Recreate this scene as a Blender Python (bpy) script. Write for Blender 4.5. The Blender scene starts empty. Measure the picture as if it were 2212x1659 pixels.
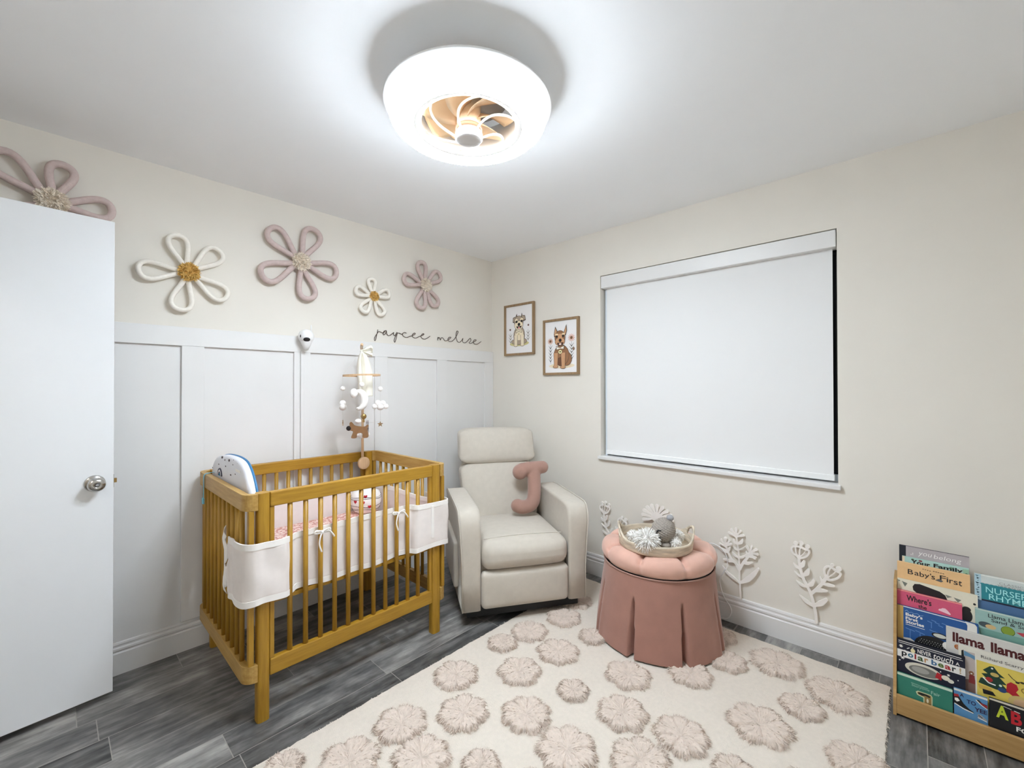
import bpy, math, random
from math import sin, cos, pi, radians, sqrt
from mathutils import Matrix, Vector, noise

random.seed(7)
SC = bpy.context.scene
COL = SC.collection
TAU = 2*pi

# ------------------------------------------------------------------ colour + materials
def lin(c):
    out = []
    for v in c:
        v = v/255.0
        out.append(v/12.92 if v <= .04045 else ((v+.055)/1.055)**2.4)
    return (out[0], out[1], out[2], 1.0)

class NT:
    def __init__(s, name):
        s.m = bpy.data.materials.new(name); s.m.use_nodes = True
        s.t = s.m.node_tree; s.n = s.t.nodes; s.l = s.t.links
        s.b = s.n['Principled BSDF']
    def new(s, typ, **kw):
        n = s.n.new(typ)
        for k, v in kw.items(): setattr(n, k, v)
        return n
    def put(s, sock, v):
        if hasattr(v, 'links') or isinstance(v, bpy.types.NodeSocket): s.l.new(v, sock)
        else: sock.default_value = v
    def math(s, op, a, b=0.0, c=0.0):
        n = s.new('ShaderNodeMath', operation=op)
        s.put(n.inputs[0], a); s.put(n.inputs[1], b); s.put(n.inputs[2], c)
        return n.outputs[0]
    def mix(s, f, a, b):
        n = s.new('ShaderNodeMix', data_type='RGBA')
        s.put(n.inputs[0], f); s.put(n.inputs[6], a); s.put(n.inputs[7], b)
        return n.outputs[2]
    def coord(s, scale=(1, 1, 1), kind='Object'):
        t = s.new('ShaderNodeTexCoord'); mp = s.new('ShaderNodeMapping')
        mp.inputs['Scale'].default_value = scale
        s.l.new(t.outputs[kind], mp.inputs[0]); return mp.outputs[0]
    def noise(s, vec, scale, detail=3.0, rough=.5):
        n = s.new('ShaderNodeTexNoise'); s.put(n.inputs['Vector'], vec)
        n.inputs['Scale'].default_value = scale; n.inputs['Detail'].default_value = detail
        n.inputs['Roughness'].default_value = rough
        return n.outputs[0]
    def ramp(s, f, stops):
        r = s.new('ShaderNodeValToRGB'); s.put(r.inputs[0], f)
        e = r.color_ramp.elements
        while len(e) < len(stops): e.new(.5)
        for i, (p, c) in enumerate(stops): e[i].position = p; e[i].color = c
        return r.outputs[0]
    def bump(s, h, strength=.3, dist=.01):
        b = s.new('ShaderNodeBump'); b.inputs['Strength'].default_value = strength
        b.inputs['Distance'].default_value = dist; s.put(b.inputs['Height'], h)
        s.l.new(b.outputs[0], s.b.inputs['Normal'])

def pm(name, rgb, rough=.55, var=.05, scale=8, bump=0.0, bscale=150, bdist=.004, metal=0.0, stretch=(1, 1, 1), sheen=0.0, trans=0.0, coat=0.0):
    """procedural material: base colour broken up by noise, optional fine bump"""
    t = NT(name); L = lin(rgb)
    v = t.coord(stretch)
    f = t.noise(v, scale)
    d = tuple(max(0, c*(1-var)) for c in L[:3])+(1,); u = tuple(min(1, c*(1+var)) for c in L[:3])+(1,)
    t.put(t.b.inputs['Base Color'], t.ramp(f, [(.3, d), (.7, u)]))
    t.b.inputs['Roughness'].default_value = rough; t.b.inputs['Metallic'].default_value = metal
    if sheen: t.b.inputs['Sheen Weight'].default_value = sheen
    if trans: t.b.inputs['Transmission Weight'].default_value = trans
    if coat: t.b.inputs['Coat Weight'].default_value = coat
    if bump: t.bump(t.noise(v, bscale, 4), bump, bdist)
    return t.m

def wood(name, c1, c2, axis=0, rough=.45, scale=6, k=14):
    t = NT(name); st = [k, k, k]; st[axis] = 1.2
    v = t.coord(tuple(st))
    f = t.noise(v, scale, 5, .6)
    f2 = t.noise(t.coord((1, 1, 1)), 3, 2)
    g = t.math('ADD', t.math('MULTIPLY', f, .75), t.math('MULTIPLY', f2, .25))
    t.put(t.b.inputs['Base Color'], t.ramp(g, [(.35, lin(c1)), (.65, lin(c2))]))
    t.b.inputs['Roughness'].default_value = rough
    t.bump(f, .08, .002)
    return t.m

M = {}
def mk_mats():
    M['wall'] = pm('beige_paint', (228, 223, 214), .75, .015, 3, .05, 300, .001)
    M['ceil'] = pm('ceiling_paint', (246, 248, 251), .8, .01, 3, .04, 250, .001)
    M['trim'] = pm('white_trim_paint', (228, 227, 226), .38, .01, 4)
    M['door'] = pm('white_door_paint', (234, 236, 239), .4, .01, 4)
    M['steel'] = pm('brushed_steel', (190, 188, 184), .24, .08, 40, metal=1.0)
    M['black'] = pm('black_plastic', (14, 14, 15), .5, .1)
    M['woodx'] = wood('honey_wood_x', (154, 112, 27), (178, 136, 42), 0)
    M['woody'] = wood('honey_wood_y', (166, 128, 62), (192, 156, 88), 1)
    M['woodz'] = wood('honey_wood_z', (154, 112, 27), (178, 136, 42), 2)
    M['birch'] = wood('birch_wood', (174, 136, 82), (194, 156, 102), 1, .5)
    M['oakframe'] = wood('oak_frame_wood', (134, 108, 78), (160, 132, 98), 2, .55)
    M['beech'] = wood('beech_wood', (196, 160, 122), (214, 182, 146), 2, .5)
    M['cream'] = pm('cream_boucle', (196, 188, 176), .85, .03, 30, .25, 500, .002, sheen=.2)
    M['creampipe'] = pm('cream_piping', (204, 197, 186), .8, .03, 30)
    M['pinkshade'] = pm('dusty_pink_velvet_shaded', (160, 116, 102), .85, .06, 14, .15, 400, .002, sheen=.25)  # pinkvel darkened for the skirt: shade of its upright sides put into the colour
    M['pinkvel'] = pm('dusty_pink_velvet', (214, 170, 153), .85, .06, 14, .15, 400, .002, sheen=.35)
    M['mauvevel'] = pm('mauve_velvet', (162, 125, 112), .85, .05, 14, .15, 400, .002, sheen=.3)
    M['ropem'] = pm('mauve_rope', (203, 184, 180), .9, .06, 60, .4, 260, .003)
    M['ropew'] = pm('white_rope', (242, 237, 228), .9, .04, 60, .4, 260, .003)
    M['tuft'] = pm('cream_wool_tuft', (240, 230, 216), .95, .1, 80)
    M['mustard'] = pm('mustard_wool', (226, 190, 112), .95, .14, 90)
    M['linerw'] = pm('off_white_mesh_fabric', (236, 228, 224), .85, .02, 30, .2, 600, .001)
    M['linert'] = pm('white_binding', (246, 242, 238), .7, .02, 30)
    M['satin'] = pm('ivory_satin', (243, 239, 226), .35, .03, 12)
    M['felt'] = pm('white_felt', (246, 243, 240), .95, .03, 50, .3, 300, .002)
    M['brownfelt'] = pm('brown_felt', (134, 98, 66), .95, .08, 50, .3, 300, .002)
    M['greyfelt'] = pm('grey_felt', (158, 152, 150), .95, .2, 70, .3, 300, .002)
    M['gold'] = pm('aged_brass', (170, 138, 84), .35, .1, 30, metal=.8)
    M['stringm'] = pm('white_string', (228, 224, 218), .8)
    M['rugb'] = pm('ivory_rug_pile', (222, 212, 200), 1.0, .03, 60, .5, 350, .006)
    M['rugf'] = pm('blush_rug_tufts', (213, 198, 186), 1.0, .07, 60, .3, 300, .004)
    M['wplast'] = pm('white_plastic', (238, 238, 238), .35, .01)
    M['gplast'] = pm('grey_plastic', (178, 178, 180), .4, .03)
    M['crochet'] = pm('grey_crochet_yarn', (160, 152, 144), .95, .12, 120, .3, 400, .002)
    M['yarnw'] = pm('white_yarn', (243, 241, 238), .95, .05, 60)
    M['traywood'] = pm('whitewashed_wood', (204, 190, 170), .75, .24, 14, .15, 60, .003, stretch=(1, 1, 6))
    M['plantw'] = pm('pale_painted_ply', (244, 239, 234), .6, .02, 10)
    M['signb'] = pm('dark_walnut_cut', (74, 58, 48), .5, .08, 40)
    M['blind'] = pm('blind_fabric', (233, 233, 233), .8, .004, 3)
    M['alum'] = pm('white_aluminium', (216, 224, 232), .35, .02, 20)
    M['cream_trim'] = pm('ivory_plastic', (244, 234, 216), .35, .01)
    M['copper'] = pm('copper_band', (206, 140, 108), .35, .05)
    M['page'] = pm('paper_pages', (238, 232, 218), .8, .04, 90)
    M['print'] = pm('print_paper', (240, 238, 238), .55, .01, 8)
    # night behind the blind
    t = NT('window_glass'); t.b.inputs['Base Color'].default_value = (.01, .012, .016, 1)
    t.b.inputs['Roughness'].default_value = .06; M['glass'] = t.m
    # lamp diffuser
    t = NT('lamp_diffuser'); t.b.inputs['Base Color'].default_value = (.9, .9, .9, 1)
    t.b.inputs['Emission Color'].default_value = (.815, .91, 1.0, 1)
    sp = t.new('ShaderNodeSeparateXYZ'); t.l.new(t.new('ShaderNodeTexCoord').outputs['Object'], sp.inputs[0])
    mr = t.new('ShaderNodeMapRange'); t.put(mr.inputs['Value'], sp.outputs[2]); mr.inputs['From Min'].default_value = -.165; mr.inputs['From Max'].default_value = -.125
    mr.inputs['To Min'].default_value = LAMP*1.0; mr.inputs['To Max'].default_value = LAMP*.125; t.put(t.b.inputs['Emission Strength'], mr.outputs[0])
    M['lamp'] = t.m
    t = NT('glowing_trim'); t.b.inputs['Base Color'].default_value = lin((244, 234, 216))
    t.b.inputs['Emission Color'].default_value = (1.0, .93, .82, 1); t.b.inputs['Emission Strength'].default_value = 7; M['glowtrim'] = t.m  # glow added to the cream trim ring to brighten the fan blades
    # milky housing lets a little of the lamp through to the ceiling
    t = NT('milky_housing'); d = t.new('ShaderNodeBsdfDiffuse'); d.inputs[0].default_value = (.86, .86, .86, 1); tr = t.new('ShaderNodeBsdfTranslucent'); tr.inputs[0].default_value = (.9, .9, .9, 1)
    mx_ = t.new('ShaderNodeMixShader'); mx_.inputs[0].default_value = .035; t.l.new(d.outputs[0], mx_.inputs[1]); t.l.new(tr.outputs[0], mx_.inputs[2]); t.l.new(mx_.outputs[0], t.n['Material Output'].inputs[0]); M['milky'] = t.m
    # translucent amber fan blades
    t = NT('tinted_blade_plastic'); t.b.inputs['Base Color'].default_value = lin((250, 222, 186))
    t.b.inputs['Roughness'].default_value = .3; t.b.inputs['Transmission Weight'].default_value = .1; M['blade'] = t.m
    # pink floral crib sheet
    t = NT('pink_floral_sheet'); v = t.coord((1, 1, 1))
    vo = t.new('ShaderNodeTexVoronoi'); t.put(vo.inputs['Vector'], v); vo.inputs['Scale'].default_value = 55
    nz = t.noise(v, 70, 3)
    f = t.math('ADD', vo.outputs['Distance'], t.math('MULTIPLY', nz, .45))
    t.put(t.b.inputs['Base Color'], t.ramp(f, [(.42, lin((226, 168, 160))), (.52, lin((240, 206, 196))), (.62, lin((248, 238, 230))), (.8, lin((206, 150, 140)))]))
    t.b.inputs['Roughness'].default_value = .85; M['sheet'] = t.m
    # wood-look floor tile: 0.1525 x 0.62 m planks along X
    t = NT('grey_wood_look_tile')
    tc = t.new('ShaderNodeTexCoord'); sp = t.new('ShaderNodeSeparateXYZ'); t.l.new(tc.outputs['Object'], sp.inputs[0])
    X, Y = sp.outputs[0], sp.outputs[1]
    ry = t.math('DIVIDE', t.math('ADD', Y, .163), .1525)
    row = t.math('FLOOR', ry); fy = t.math('FRACT', ry)
    wn = t.new('ShaderNodeTexWhiteNoise', noise_dimensions='1D'); t.put(wn.inputs['W'], row)
    xs = t.math('ADD', t.math('DIVIDE', X, .62), wn.outputs[0])
    colm = t.math('FLOOR', xs); fx = t.math('FRACT', xs)
    cb = t.new('ShaderNodeCombineXYZ'); t.put(cb.inputs[0], row); t.put(cb.inputs[1], colm)
    w2 = t.new('ShaderNodeTexWhiteNoise', noise_dimensions='2D'); t.put(w2.inputs['Vector'], cb.outputs[0])
    gv = t.new('ShaderNodeCombineXYZ')
    t.put(gv.inputs[0], t.math('MULTIPLY', X, 2.2)); t.put(gv.inputs[1], t.math('MULTIPLY', Y, 17.0)); t.put(gv.inputs[2], t.math('MULTIPLY', w2.outputs[0], 37.0))
    g = t.noise(gv.outputs[0], 2.2, 6, .62)
    gv2 = t.new('ShaderNodeCombineXYZ')
    t.put(gv2.inputs[0], t.math('MULTIPLY', X, 3.0)); t.put(gv2.inputs[1], t.math('MULTIPLY', Y, 6.0)); t.put(gv2.inputs[2], t.math('MULTIPLY', w2.outputs[0], 11.0))
    g2 = t.noise(gv2.outputs[0], 1.6, 4, .6)
    val = t.math('ADD', t.math('ADD', t.math('MULTIPLY', g, .48), t.math('MULTIPLY', g2, .52)), t.math('MULTIPLY', t.math('SUBTRACT', w2.outputs[0], .5), .20))
    base = t.ramp(val, [(.30, lin((44, 44, 44))), (.43, lin((92, 91, 90))), (.54, lin((124, 122, 120))), (.68, lin((168, 165, 161)))])
    e1 = t.math('LESS_THAN', fy, .018); e2 = t.math('LESS_THAN', fx, .0048)
    ed = t.math('MAXIMUM', e1, e2)
    t.put(t.b.inputs['Base Color'], t.mix(ed, base, lin((150, 146, 140))))
    t.put(t.b.inputs['Roughness'], t.math('ADD', t.math('MULTIPLY', g, .25), .32))
    t.bump(t.math('SUBTRACT', g, t.math('MULTIPLY', ed, 1.2)), .12, .004)
    M['floor'] = t.m

_cm = {}
def flat(rgb, rough=.5):
    k = tuple(rgb)+(rough,)
    if k not in _cm:
        _cm[k] = pm('ink_%02x%02x%02x' % tuple(int(v) for v in rgb), rgb, rough, .03, 40)
    return _cm[k]

# ------------------------------------------------------------------ mesh builder
class MB:
    def __init__(s): s.v = []; s.f = []; s.m = []; s.sm = []
    def add(s, vs, fs, mat=0, smooth=False, T=None):
        o = len(s.v)
        for p in vs:
            p = Vector(p)
            s.v.append(T @ p if T is not None else p)
        for f in fs:
            s.f.append([i+o for i in f]); s.m.append(mat); s.sm.append(smooth)
        return s
    def box(s, x0, x1, y0, y1, z0, z1, mat=0, T=None):
        vs = [(x, y, z) for z in (z0, z1) for y in (y0, y1) for x in (x0, x1)]
        return s.add(vs, [(0, 2, 3, 1), (4, 5, 7, 6), (0, 1, 5, 4), (2, 6, 7, 3), (0, 4, 6, 2), (1, 3, 7, 5)], mat, False, T)
    def rbox(s, x0, x1, y0, y1, z0, z1, r=.02, n=10, bulge=(0, 0, 0), mat=0, T=None, e=2.0):
        """cushion: rounded box with puffed faces"""
        c = Vector(((x0+x1)/2, (y0+y1)/2, (z0+z1)/2)); h = Vector(((x1-x0)/2, (y1-y0)/2, (z1-z0)/2))
        r = min(r, min(h)*.999)
        def axis(H):
            k = [-H, -H+r*.3, -H+r*.65, -H+r]
            inner = [(-H+r)+(2*H-2*r)*i/n for i in range(1, n)]
            return k+inner+[H-r, H-r*.65, H-r*.3, H]
        A = [axis(h[i]) for i in range(3)]
        idx = {}; vs = []; fs = []
        def vert(p):
            key = tuple(round(q, 6) for q in p)
            if key in idx: return idx[key]
            q = Vector(p); inn = Vector([max(-(h[i]-r), min(h[i]-r, q[i])) for i in range(3)])
            d = q-inn
            out = inn+(d.normalized()*r if d.length > 1e-9 else d)
            u = [q[i]/h[i] for i in range(3)]
            for i in range(3):
                a, b = [k for k in range(3) if k != i]
                out[i] += bulge[i]*(1-abs(u[a])**e)*(1-abs(u[b])**e)*(1 if u[i] > 0 else -1)*abs(u[i])
            idx[key] = len(vs); vs.append(out+c); return idx[key]
        for ax in range(3):
            a, b = (ax+1) % 3, (ax+2) % 3
            for sg in (-1, 1):
                for i in range(len(A[a])-1):
                    for j in range(len(A[b])-1):
                        q = []
                        for (ii, jj) in ((i, j), (i+1, j), (i+1, j+1), (i, j+1)):
                            p = [0, 0, 0]; p[ax] = sg*h[ax]; p[a] = A[a][ii]; p[b] = A[b][jj]; q.append(vert(p))
                        fs.append(q if sg > 0 else q[::-1])
        return s.add(vs, fs, mat, True, T)
    def tube(s, pts, r, seg=10, closed=False, mat=0, T=None, caps=True, flatz=1.0):
        P = [Vector(p) for p in pts]; n = len(P)
        R = r if hasattr(r, '__len__') else [r]*n
        tg = []
        for i in range(n):
            a = P[(i-1) % n] if closed or i > 0 else P[i]; b = P[(i+1) % n] if closed or i < n-1 else P[i]
            d = b-a; tg.append(d.normalized() if d.length > 1e-9 else Vector((0, 0, 1)))
        u = tg[0].orthogonal().normalized(); vs = []; fs = []
        for i in range(n):
            u = u-tg[i]*u.dot(tg[i]); u = u.normalized() if u.length > 1e-6 else tg[i].orthogonal().normalized()
            w = tg[i].cross(u)
            for k in range(seg):
                a = TAU*k/seg; vs.append(P[i]+(u*cos(a)+w*sin(a)*flatz)*R[i])
        lim = n if closed else n-1
        for i in range(lim):
            j = (i+1) % n
            for k in range(seg):
                l = (k+1) % seg; fs.append((i*seg+k, i*seg+l, j*seg+l, j*seg+k))
        if caps and not closed:
            fs.append(tuple(range(seg))[::-1]); fs.append(tuple((n-1)*seg+k for k in range(seg)))
        return s.add(vs, fs, mat, True, T)
    def lathe(s, prof, seg=48, c=(0, 0, 0), mat=0, T=None, smooth=True):
        vs = []; fs = []; n = len(prof)
        for (r, z) in prof:
            for k in range(seg):
                a = TAU*k/seg; vs.append((c[0]+r*cos(a), c[1]+r*sin(a), c[2]+z))
        for i in range(n-1):
            for k in range(seg):
                l = (k+1) % seg; fs.append((i*seg+k, i*seg+l, (i+1)*seg+l, (i+1)*seg+k))
        cl = prof[0] == prof[-1]
        if prof[0][0] > 1e-4 and not cl: fs.append(tuple(range(seg))[::-1])
        if prof[-1][0] > 1e-4 and not cl: fs.append(tuple((n-1)*seg+k for k in range(seg)))
        return s.add(vs, fs, mat, smooth, T)
    def sphere(s, c, r, mat=0, seg=20, rings=12, sc=(1, 1, 1), T=None):
        vs = [(c[0], c[1], c[2]-r*sc[2])]; fs = []
        for i in range(1, rings):
            t = pi*i/rings
            for k in range(seg):
                a = TAU*k/seg
                vs.append((c[0]+r*sc[0]*sin(t)*cos(a), c[1]+r*sc[1]*sin(t)*sin(a), c[2]-r*sc[2]*cos(t)))
        vs.append((c[0], c[1], c[2]+r*sc[2])); top = len(vs)-1
        for k in range(seg):
            l = (k+1) % seg
            fs.append((0, 1+l, 1+k)); fs.append((top, 1+(rings-2)*seg+k, 1+(rings-2)*seg+l))
            for i in range(rings-2):
                fs.append((1+i*seg+k, 1+i*seg+l, 1+(i+1)*seg+l, 1+(i+1)*seg+k))
        return s.add(vs, fs, mat, True, T)
    def prism(s, poly, z0, z1, mat=0, T=None, smooth=False):
        """poly in local XY, extruded z0..z1"""
        n = len(poly)
        ar = sum(poly[i][0]*poly[(i+1) % n][1]-poly[(i+1) % n][0]*poly[i][1] for i in range(n))
        if ar < 0: poly = poly[::-1]
        vs = [(x, y, z0) for x, y in poly]+[(x, y, z1) for x, y in poly]
        fs = [tuple(range(n))[::-1], tuple(range(n, 2*n))]
        s.add(vs, fs, mat, False, T)
        return s.add(vs, [(i, (i+1) % n, n+(i+1) % n, n+i) for i in range(n)], mat, smooth, T)
    def sweep(s, path, ht, z0, z1, mat=0, T=None, closed=False):
        """vertical strip of half thickness ht following a plan path"""
        n = len(path); P = [Vector((p[0], p[1], 0)) for p in path]; vs = []; fs = []
        for i in range(n):
            a = P[(i-1) % n] if closed or i > 0 else P[i]; b = P[(i+1) % n] if closed or i < n-1 else P[i]
            d = (b-a).normalized(); nr = Vector((-d.y, d.x, 0))
            zz0 = z0(i/(n-1)) if callable(z0) else z0; zz1 = z1(i/(n-1)) if callable(z1) else z1
            for (sg, z) in ((1, zz0), (-1, zz0), (-1, zz1), (1, zz1)):
                q = P[i]+nr*ht*sg; vs.append((q.x, q.y, z))
        lim = n if closed else n-1
        for i in range(lim):
            j = (i+1) % n
            for k in range(4):
                l = (k+1) % 4; fs.append((i*4+k, j*4+k, j*4+l, i*4+l))
        if not closed: fs.append((0, 1, 2, 3)); fs.append(tuple((n-1)*4+k for k in (3, 2, 1, 0)))
        return s.add(vs, fs, mat, False, T)
    def strand(s, p, d, L, w, bend, mat=0):
        """single thin curved fibre"""
        d = d.normalized(); side = d.cross(Vector((random.random()-.5, random.random()-.5, random.random()-.5)))
        if side.length < 1e-6: side = d.orthogonal()
        side.normalize(); m = p+d*L*.55; e = p+d*L+bend
        return s.add([p-side*w, p+side*w, m+side*w*.8, m-side*w*.8, e+side*w*.3, e-side*w*.3], [(0, 1, 2, 3), (3, 2, 4, 5)], mat, True)
    def mesh(s, name, mats, inv=None):
        me = bpy.data.meshes.new(name)
        me.from_pydata([(inv @ p if inv is not None else p) for p in s.v], [], s.f)
        for m in mats: me.materials.append(m)
        me.polygons.foreach_set('material_index', s.m)
        me.polygons.foreach_set('use_smooth', s.sm)
        me.update(); return me

MW = {}
def build(name, mb, mats, parent=None, local=False, bevel=0.0, bseg=2, label=None, loc=None):
    """link a MB as ONE mesh object; world coordinates unless local"""
    if not isinstance(mats, (list, tuple)): mats = [mats]
    W = Matrix.Identity(4)
    if parent is not None: W = MW[parent.name]
    elif loc is not None: W = Matrix.Translation(loc)
    o = bpy.data.objects.new(name, mb.mesh(name, mats, None if local else W.inverted()))
    COL.objects.link(o); MW[o.name] = W
    if parent is not None: o.parent = parent
    elif loc is not None: o.location = loc
    if bevel:
        b = o.modifiers.new('bevel', 'BEVEL'); b.width = bevel; b.segments = bseg; b.limit_method = 'ANGLE'; b.angle_limit = radians(40)
    if label: o['label'] = label
    return o

def tag(o, label, cat, group=None):
    o['label'] = label; o['category'] = cat
    if group: o['group'] = group
    return o
def thing(name, loc, label, cat, group=None, rz=0.0):
    o = bpy.data.objects.new(name, None); COL.objects.link(o); o.empty_display_size = .05
    o.location = loc; o.rotation_euler = (0, 0, rz)
    MW[o.name] = Matrix.Translation(loc) @ Matrix.Rotation(rz, 4, 'Z')
    return tag(o, label, cat, group)
def structure(o): o['kind'] = 'structure'; return o
def crv(p, n=6, closed=False):
    p = [Vector(q) for q in p]; out = []; N = len(p)
    for i in range(N if closed else N-1):
        a = p[(i-1) % N] if closed or i > 0 else p[0]; b = p[i]; c = p[(i+1) % N]
        d = p[(i+2) % N] if closed or i+2 < N else p[-1]
        for k in range(n):
            t = k/n; out.append(.5*((2*b)+(c-a)*t+(2*a-5*b+4*c-d)*t*t+(3*b-a-3*c+d)*t**3))
    if not closed: out.append(p[-1])
    return out
def arc(cx, cy, r, a0, a1, n=8):
    return [(cx+r*cos(radians(a0+(a1-a0)*i/n)), cy+r*sin(radians(a0+(a1-a0)*i/n))) for i in range(n+1)]
def ell(cx, cy, rx, ry, n=20): return [(cx+rx*cos(TAU*i/n), cy+ry*sin(TAU*i/n)) for i in range(n)]


LAMP, EXPO = 120.0, 0.0
mk_mats()
SIGN_A= [(-1.105,1.737),(-1.106,1.731),(-1.108,1.722),(-1.11,1.713),(-1.112,1.704),(-1.114,1.694),(-1.116,1.685),(-1.119,1.675),(-1.122,1.665),(-1.125,1.659),(-1.127,1.658),(-1.13,1.66),(-1.131,1.664),(-1.131,1.669),(-1.13,1.676),(-1.127,1.684),(-1.121,1.694),(-1.114,1.704),(-1.107,1.713),(-1.104,1.718),(-1.101,1.722),(-1.097,1.724),(-1.088,1.723),(-1.077,1.72),(-1.068,1.718),(-1.064,1.717),(-1.062,1.717),(-1.06,1.719),(-1.056,1.723),(-1.052,1.73),(-1.049,1.734),(-1.044,1.736),(-1.038,1.736),(-1.037,1.735),(-1.041,1.735),(-1.049,1.734),(-1.055,1.732),(-1.059,1.728),(-1.062,1.722),(-1.064,1.717),(-1.064,1.711),(-1.062,1.706),(-1.06,1.703),(-1.056,1.705),(-1.051,1.709),(-1.046,1.714),(-1.043,1.721),(-1.04,1.729),(-1.037,1.733),(-1.037,1.73),(-1.037,1.722),(-1.037,1.715),(-1.033,1.71),(-1.029,1.705),(-1.024,1.702),(-1.019,1.702),(-1.013,1.704),(-1.006,1.708),(-0.997,1.715),(-0.986,1.724),(-0.979,1.729),(-0.979,1.727),(-0.982,1.72),(-0.983,1.714),(-0.98,1.71),(-0.975,1.707),(-0.97,1.707),(-0.964,1.715),(-0.958,1.727),(-0.953,1.733),(-0.952,1.727),(-0.953,1.715),(-0.956,1.702),(-0.96,1.687),(-0.965,1.671),(-0.97,1.66),(-0.973,1.658),(-0.975,1.661),(-0.976,1.666),(-0.976,1.673),(-0.974,1.683),(-0.97,1.693),(-0.963,1.705),(-0.956,1.719),(-0.947,1.727),(-0.935,1.728),(-0.923,1.724),(-0.914,1.721),(-0.91,1.722),(-0.909,1.724),(-0.907,1.727),(-0.902,1.731),(-0.896,1.735),(-0.89,1.737),(-0.884,1.736),(-0.877,1.734),(-0.875,1.732),(-0.877,1.733),(-0.884,1.736),(-0.89,1.737),(-0.896,1.734),(-0.903,1.73),(-0.907,1.725),(-0.907,1.719),(-0.906,1.714),(-0.902,1.709),(-0.895,1.705),(-0.885,1.702),(-0.876,1.701),(-0.866,1.703),(-0.856,1.707),(-0.847,1.711),(-0.837,1.715),(-0.826,1.718),(-0.817,1.722),(-0.809,1.726),(-0.801,1.731),(-0.797,1.735),(-0.798,1.738),(-0.802,1.74),(-0.807,1.74),(-0.813,1.736),(-0.82,1.73),(-0.825,1.724),(-0.825,1.718),(-0.822,1.712),(-0.817,1.708),(-0.81,1.705),(-0.802,1.703),(-0.792,1.704),(-0.783,1.708),(-0.772,1.713),(-0.762,1.718),(-0.753,1.722),(-0.745,1.724),(-0.737,1.727),(-0.729,1.731),(-0.723,1.735),(-0.719,1.738),(-0.72,1.741),(-0.724,1.743),(-0.729,1.742),(-0.736,1.737),(-0.743,1.731),(-0.747,1.724),(-0.747,1.717),(-0.743,1.711),(-0.737,1.706),(-0.729,1.703),(-0.718,1.702),(-0.706,1.704),(-0.691,1.711),(-0.675,1.721),(-0.664,1.729)]
SIGN_B= [(-0.592,1.702),(-0.591,1.71),(-0.59,1.721),(-0.589,1.728),(-0.59,1.724),(-0.591,1.716),(-0.591,1.711),(-0.588,1.715),(-0.583,1.723),(-0.578,1.727),(-0.573,1.722),(-0.568,1.712),(-0.564,1.706),(-0.562,1.709),(-0.561,1.716),(-0.559,1.722),(-0.555,1.725),(-0.55,1.727),(-0.546,1.727),(-0.542,1.725),(-0.538,1.722),(-0.534,1.718),(-0.53,1.713),(-0.527,1.708),(-0.522,1.705),(-0.516,1.704),(-0.508,1.705),(-0.5,1.707),(-0.49,1.712),(-0.48,1.718),(-0.471,1.724),(-0.465,1.729),(-0.46,1.733),(-0.459,1.736),(-0.462,1.738),(-0.469,1.738),(-0.476,1.737),(-0.482,1.732),(-0.488,1.725),(-0.491,1.719),(-0.49,1.713),(-0.486,1.708),(-0.48,1.704),(-0.473,1.702),(-0.464,1.702),(-0.454,1.704),(-0.445,1.708),(-0.435,1.715),(-0.425,1.724),(-0.415,1.736),(-0.404,1.75),(-0.396,1.763),(-0.39,1.774),(-0.386,1.783),(-0.385,1.79),(-0.388,1.793),(-0.395,1.794),(-0.4,1.79),(-0.404,1.779),(-0.407,1.763),(-0.407,1.748),(-0.405,1.735),(-0.401,1.722),(-0.396,1.713),(-0.389,1.706),(-0.38,1.703),(-0.372,1.703),(-0.363,1.706),(-0.355,1.713),(-0.348,1.72),(-0.342,1.728),(-0.337,1.737),(-0.334,1.74),(-0.335,1.733),(-0.338,1.722),(-0.339,1.712),(-0.334,1.707),(-0.326,1.703),(-0.317,1.702),(-0.31,1.704),(-0.302,1.707),(-0.293,1.713),(-0.28,1.725),(-0.266,1.738),(-0.255,1.746),(-0.25,1.743),(-0.247,1.733),(-0.248,1.724),(-0.254,1.718),(-0.263,1.712),(-0.268,1.707),(-0.264,1.704),(-0.256,1.702),(-0.248,1.703),(-0.24,1.706),(-0.232,1.71),(-0.224,1.715),(-0.214,1.719),(-0.203,1.723),(-0.195,1.727),(-0.19,1.731),(-0.187,1.734),(-0.187,1.736),(-0.192,1.738),(-0.199,1.738),(-0.207,1.737),(-0.213,1.731),(-0.218,1.724),(-0.221,1.716),(-0.218,1.71),(-0.212,1.705),(-0.205,1.701),(-0.195,1.7),(-0.185,1.7),(-0.172,1.703),(-0.157,1.711),(-0.141,1.721),(-0.13,1.728)]
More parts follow.
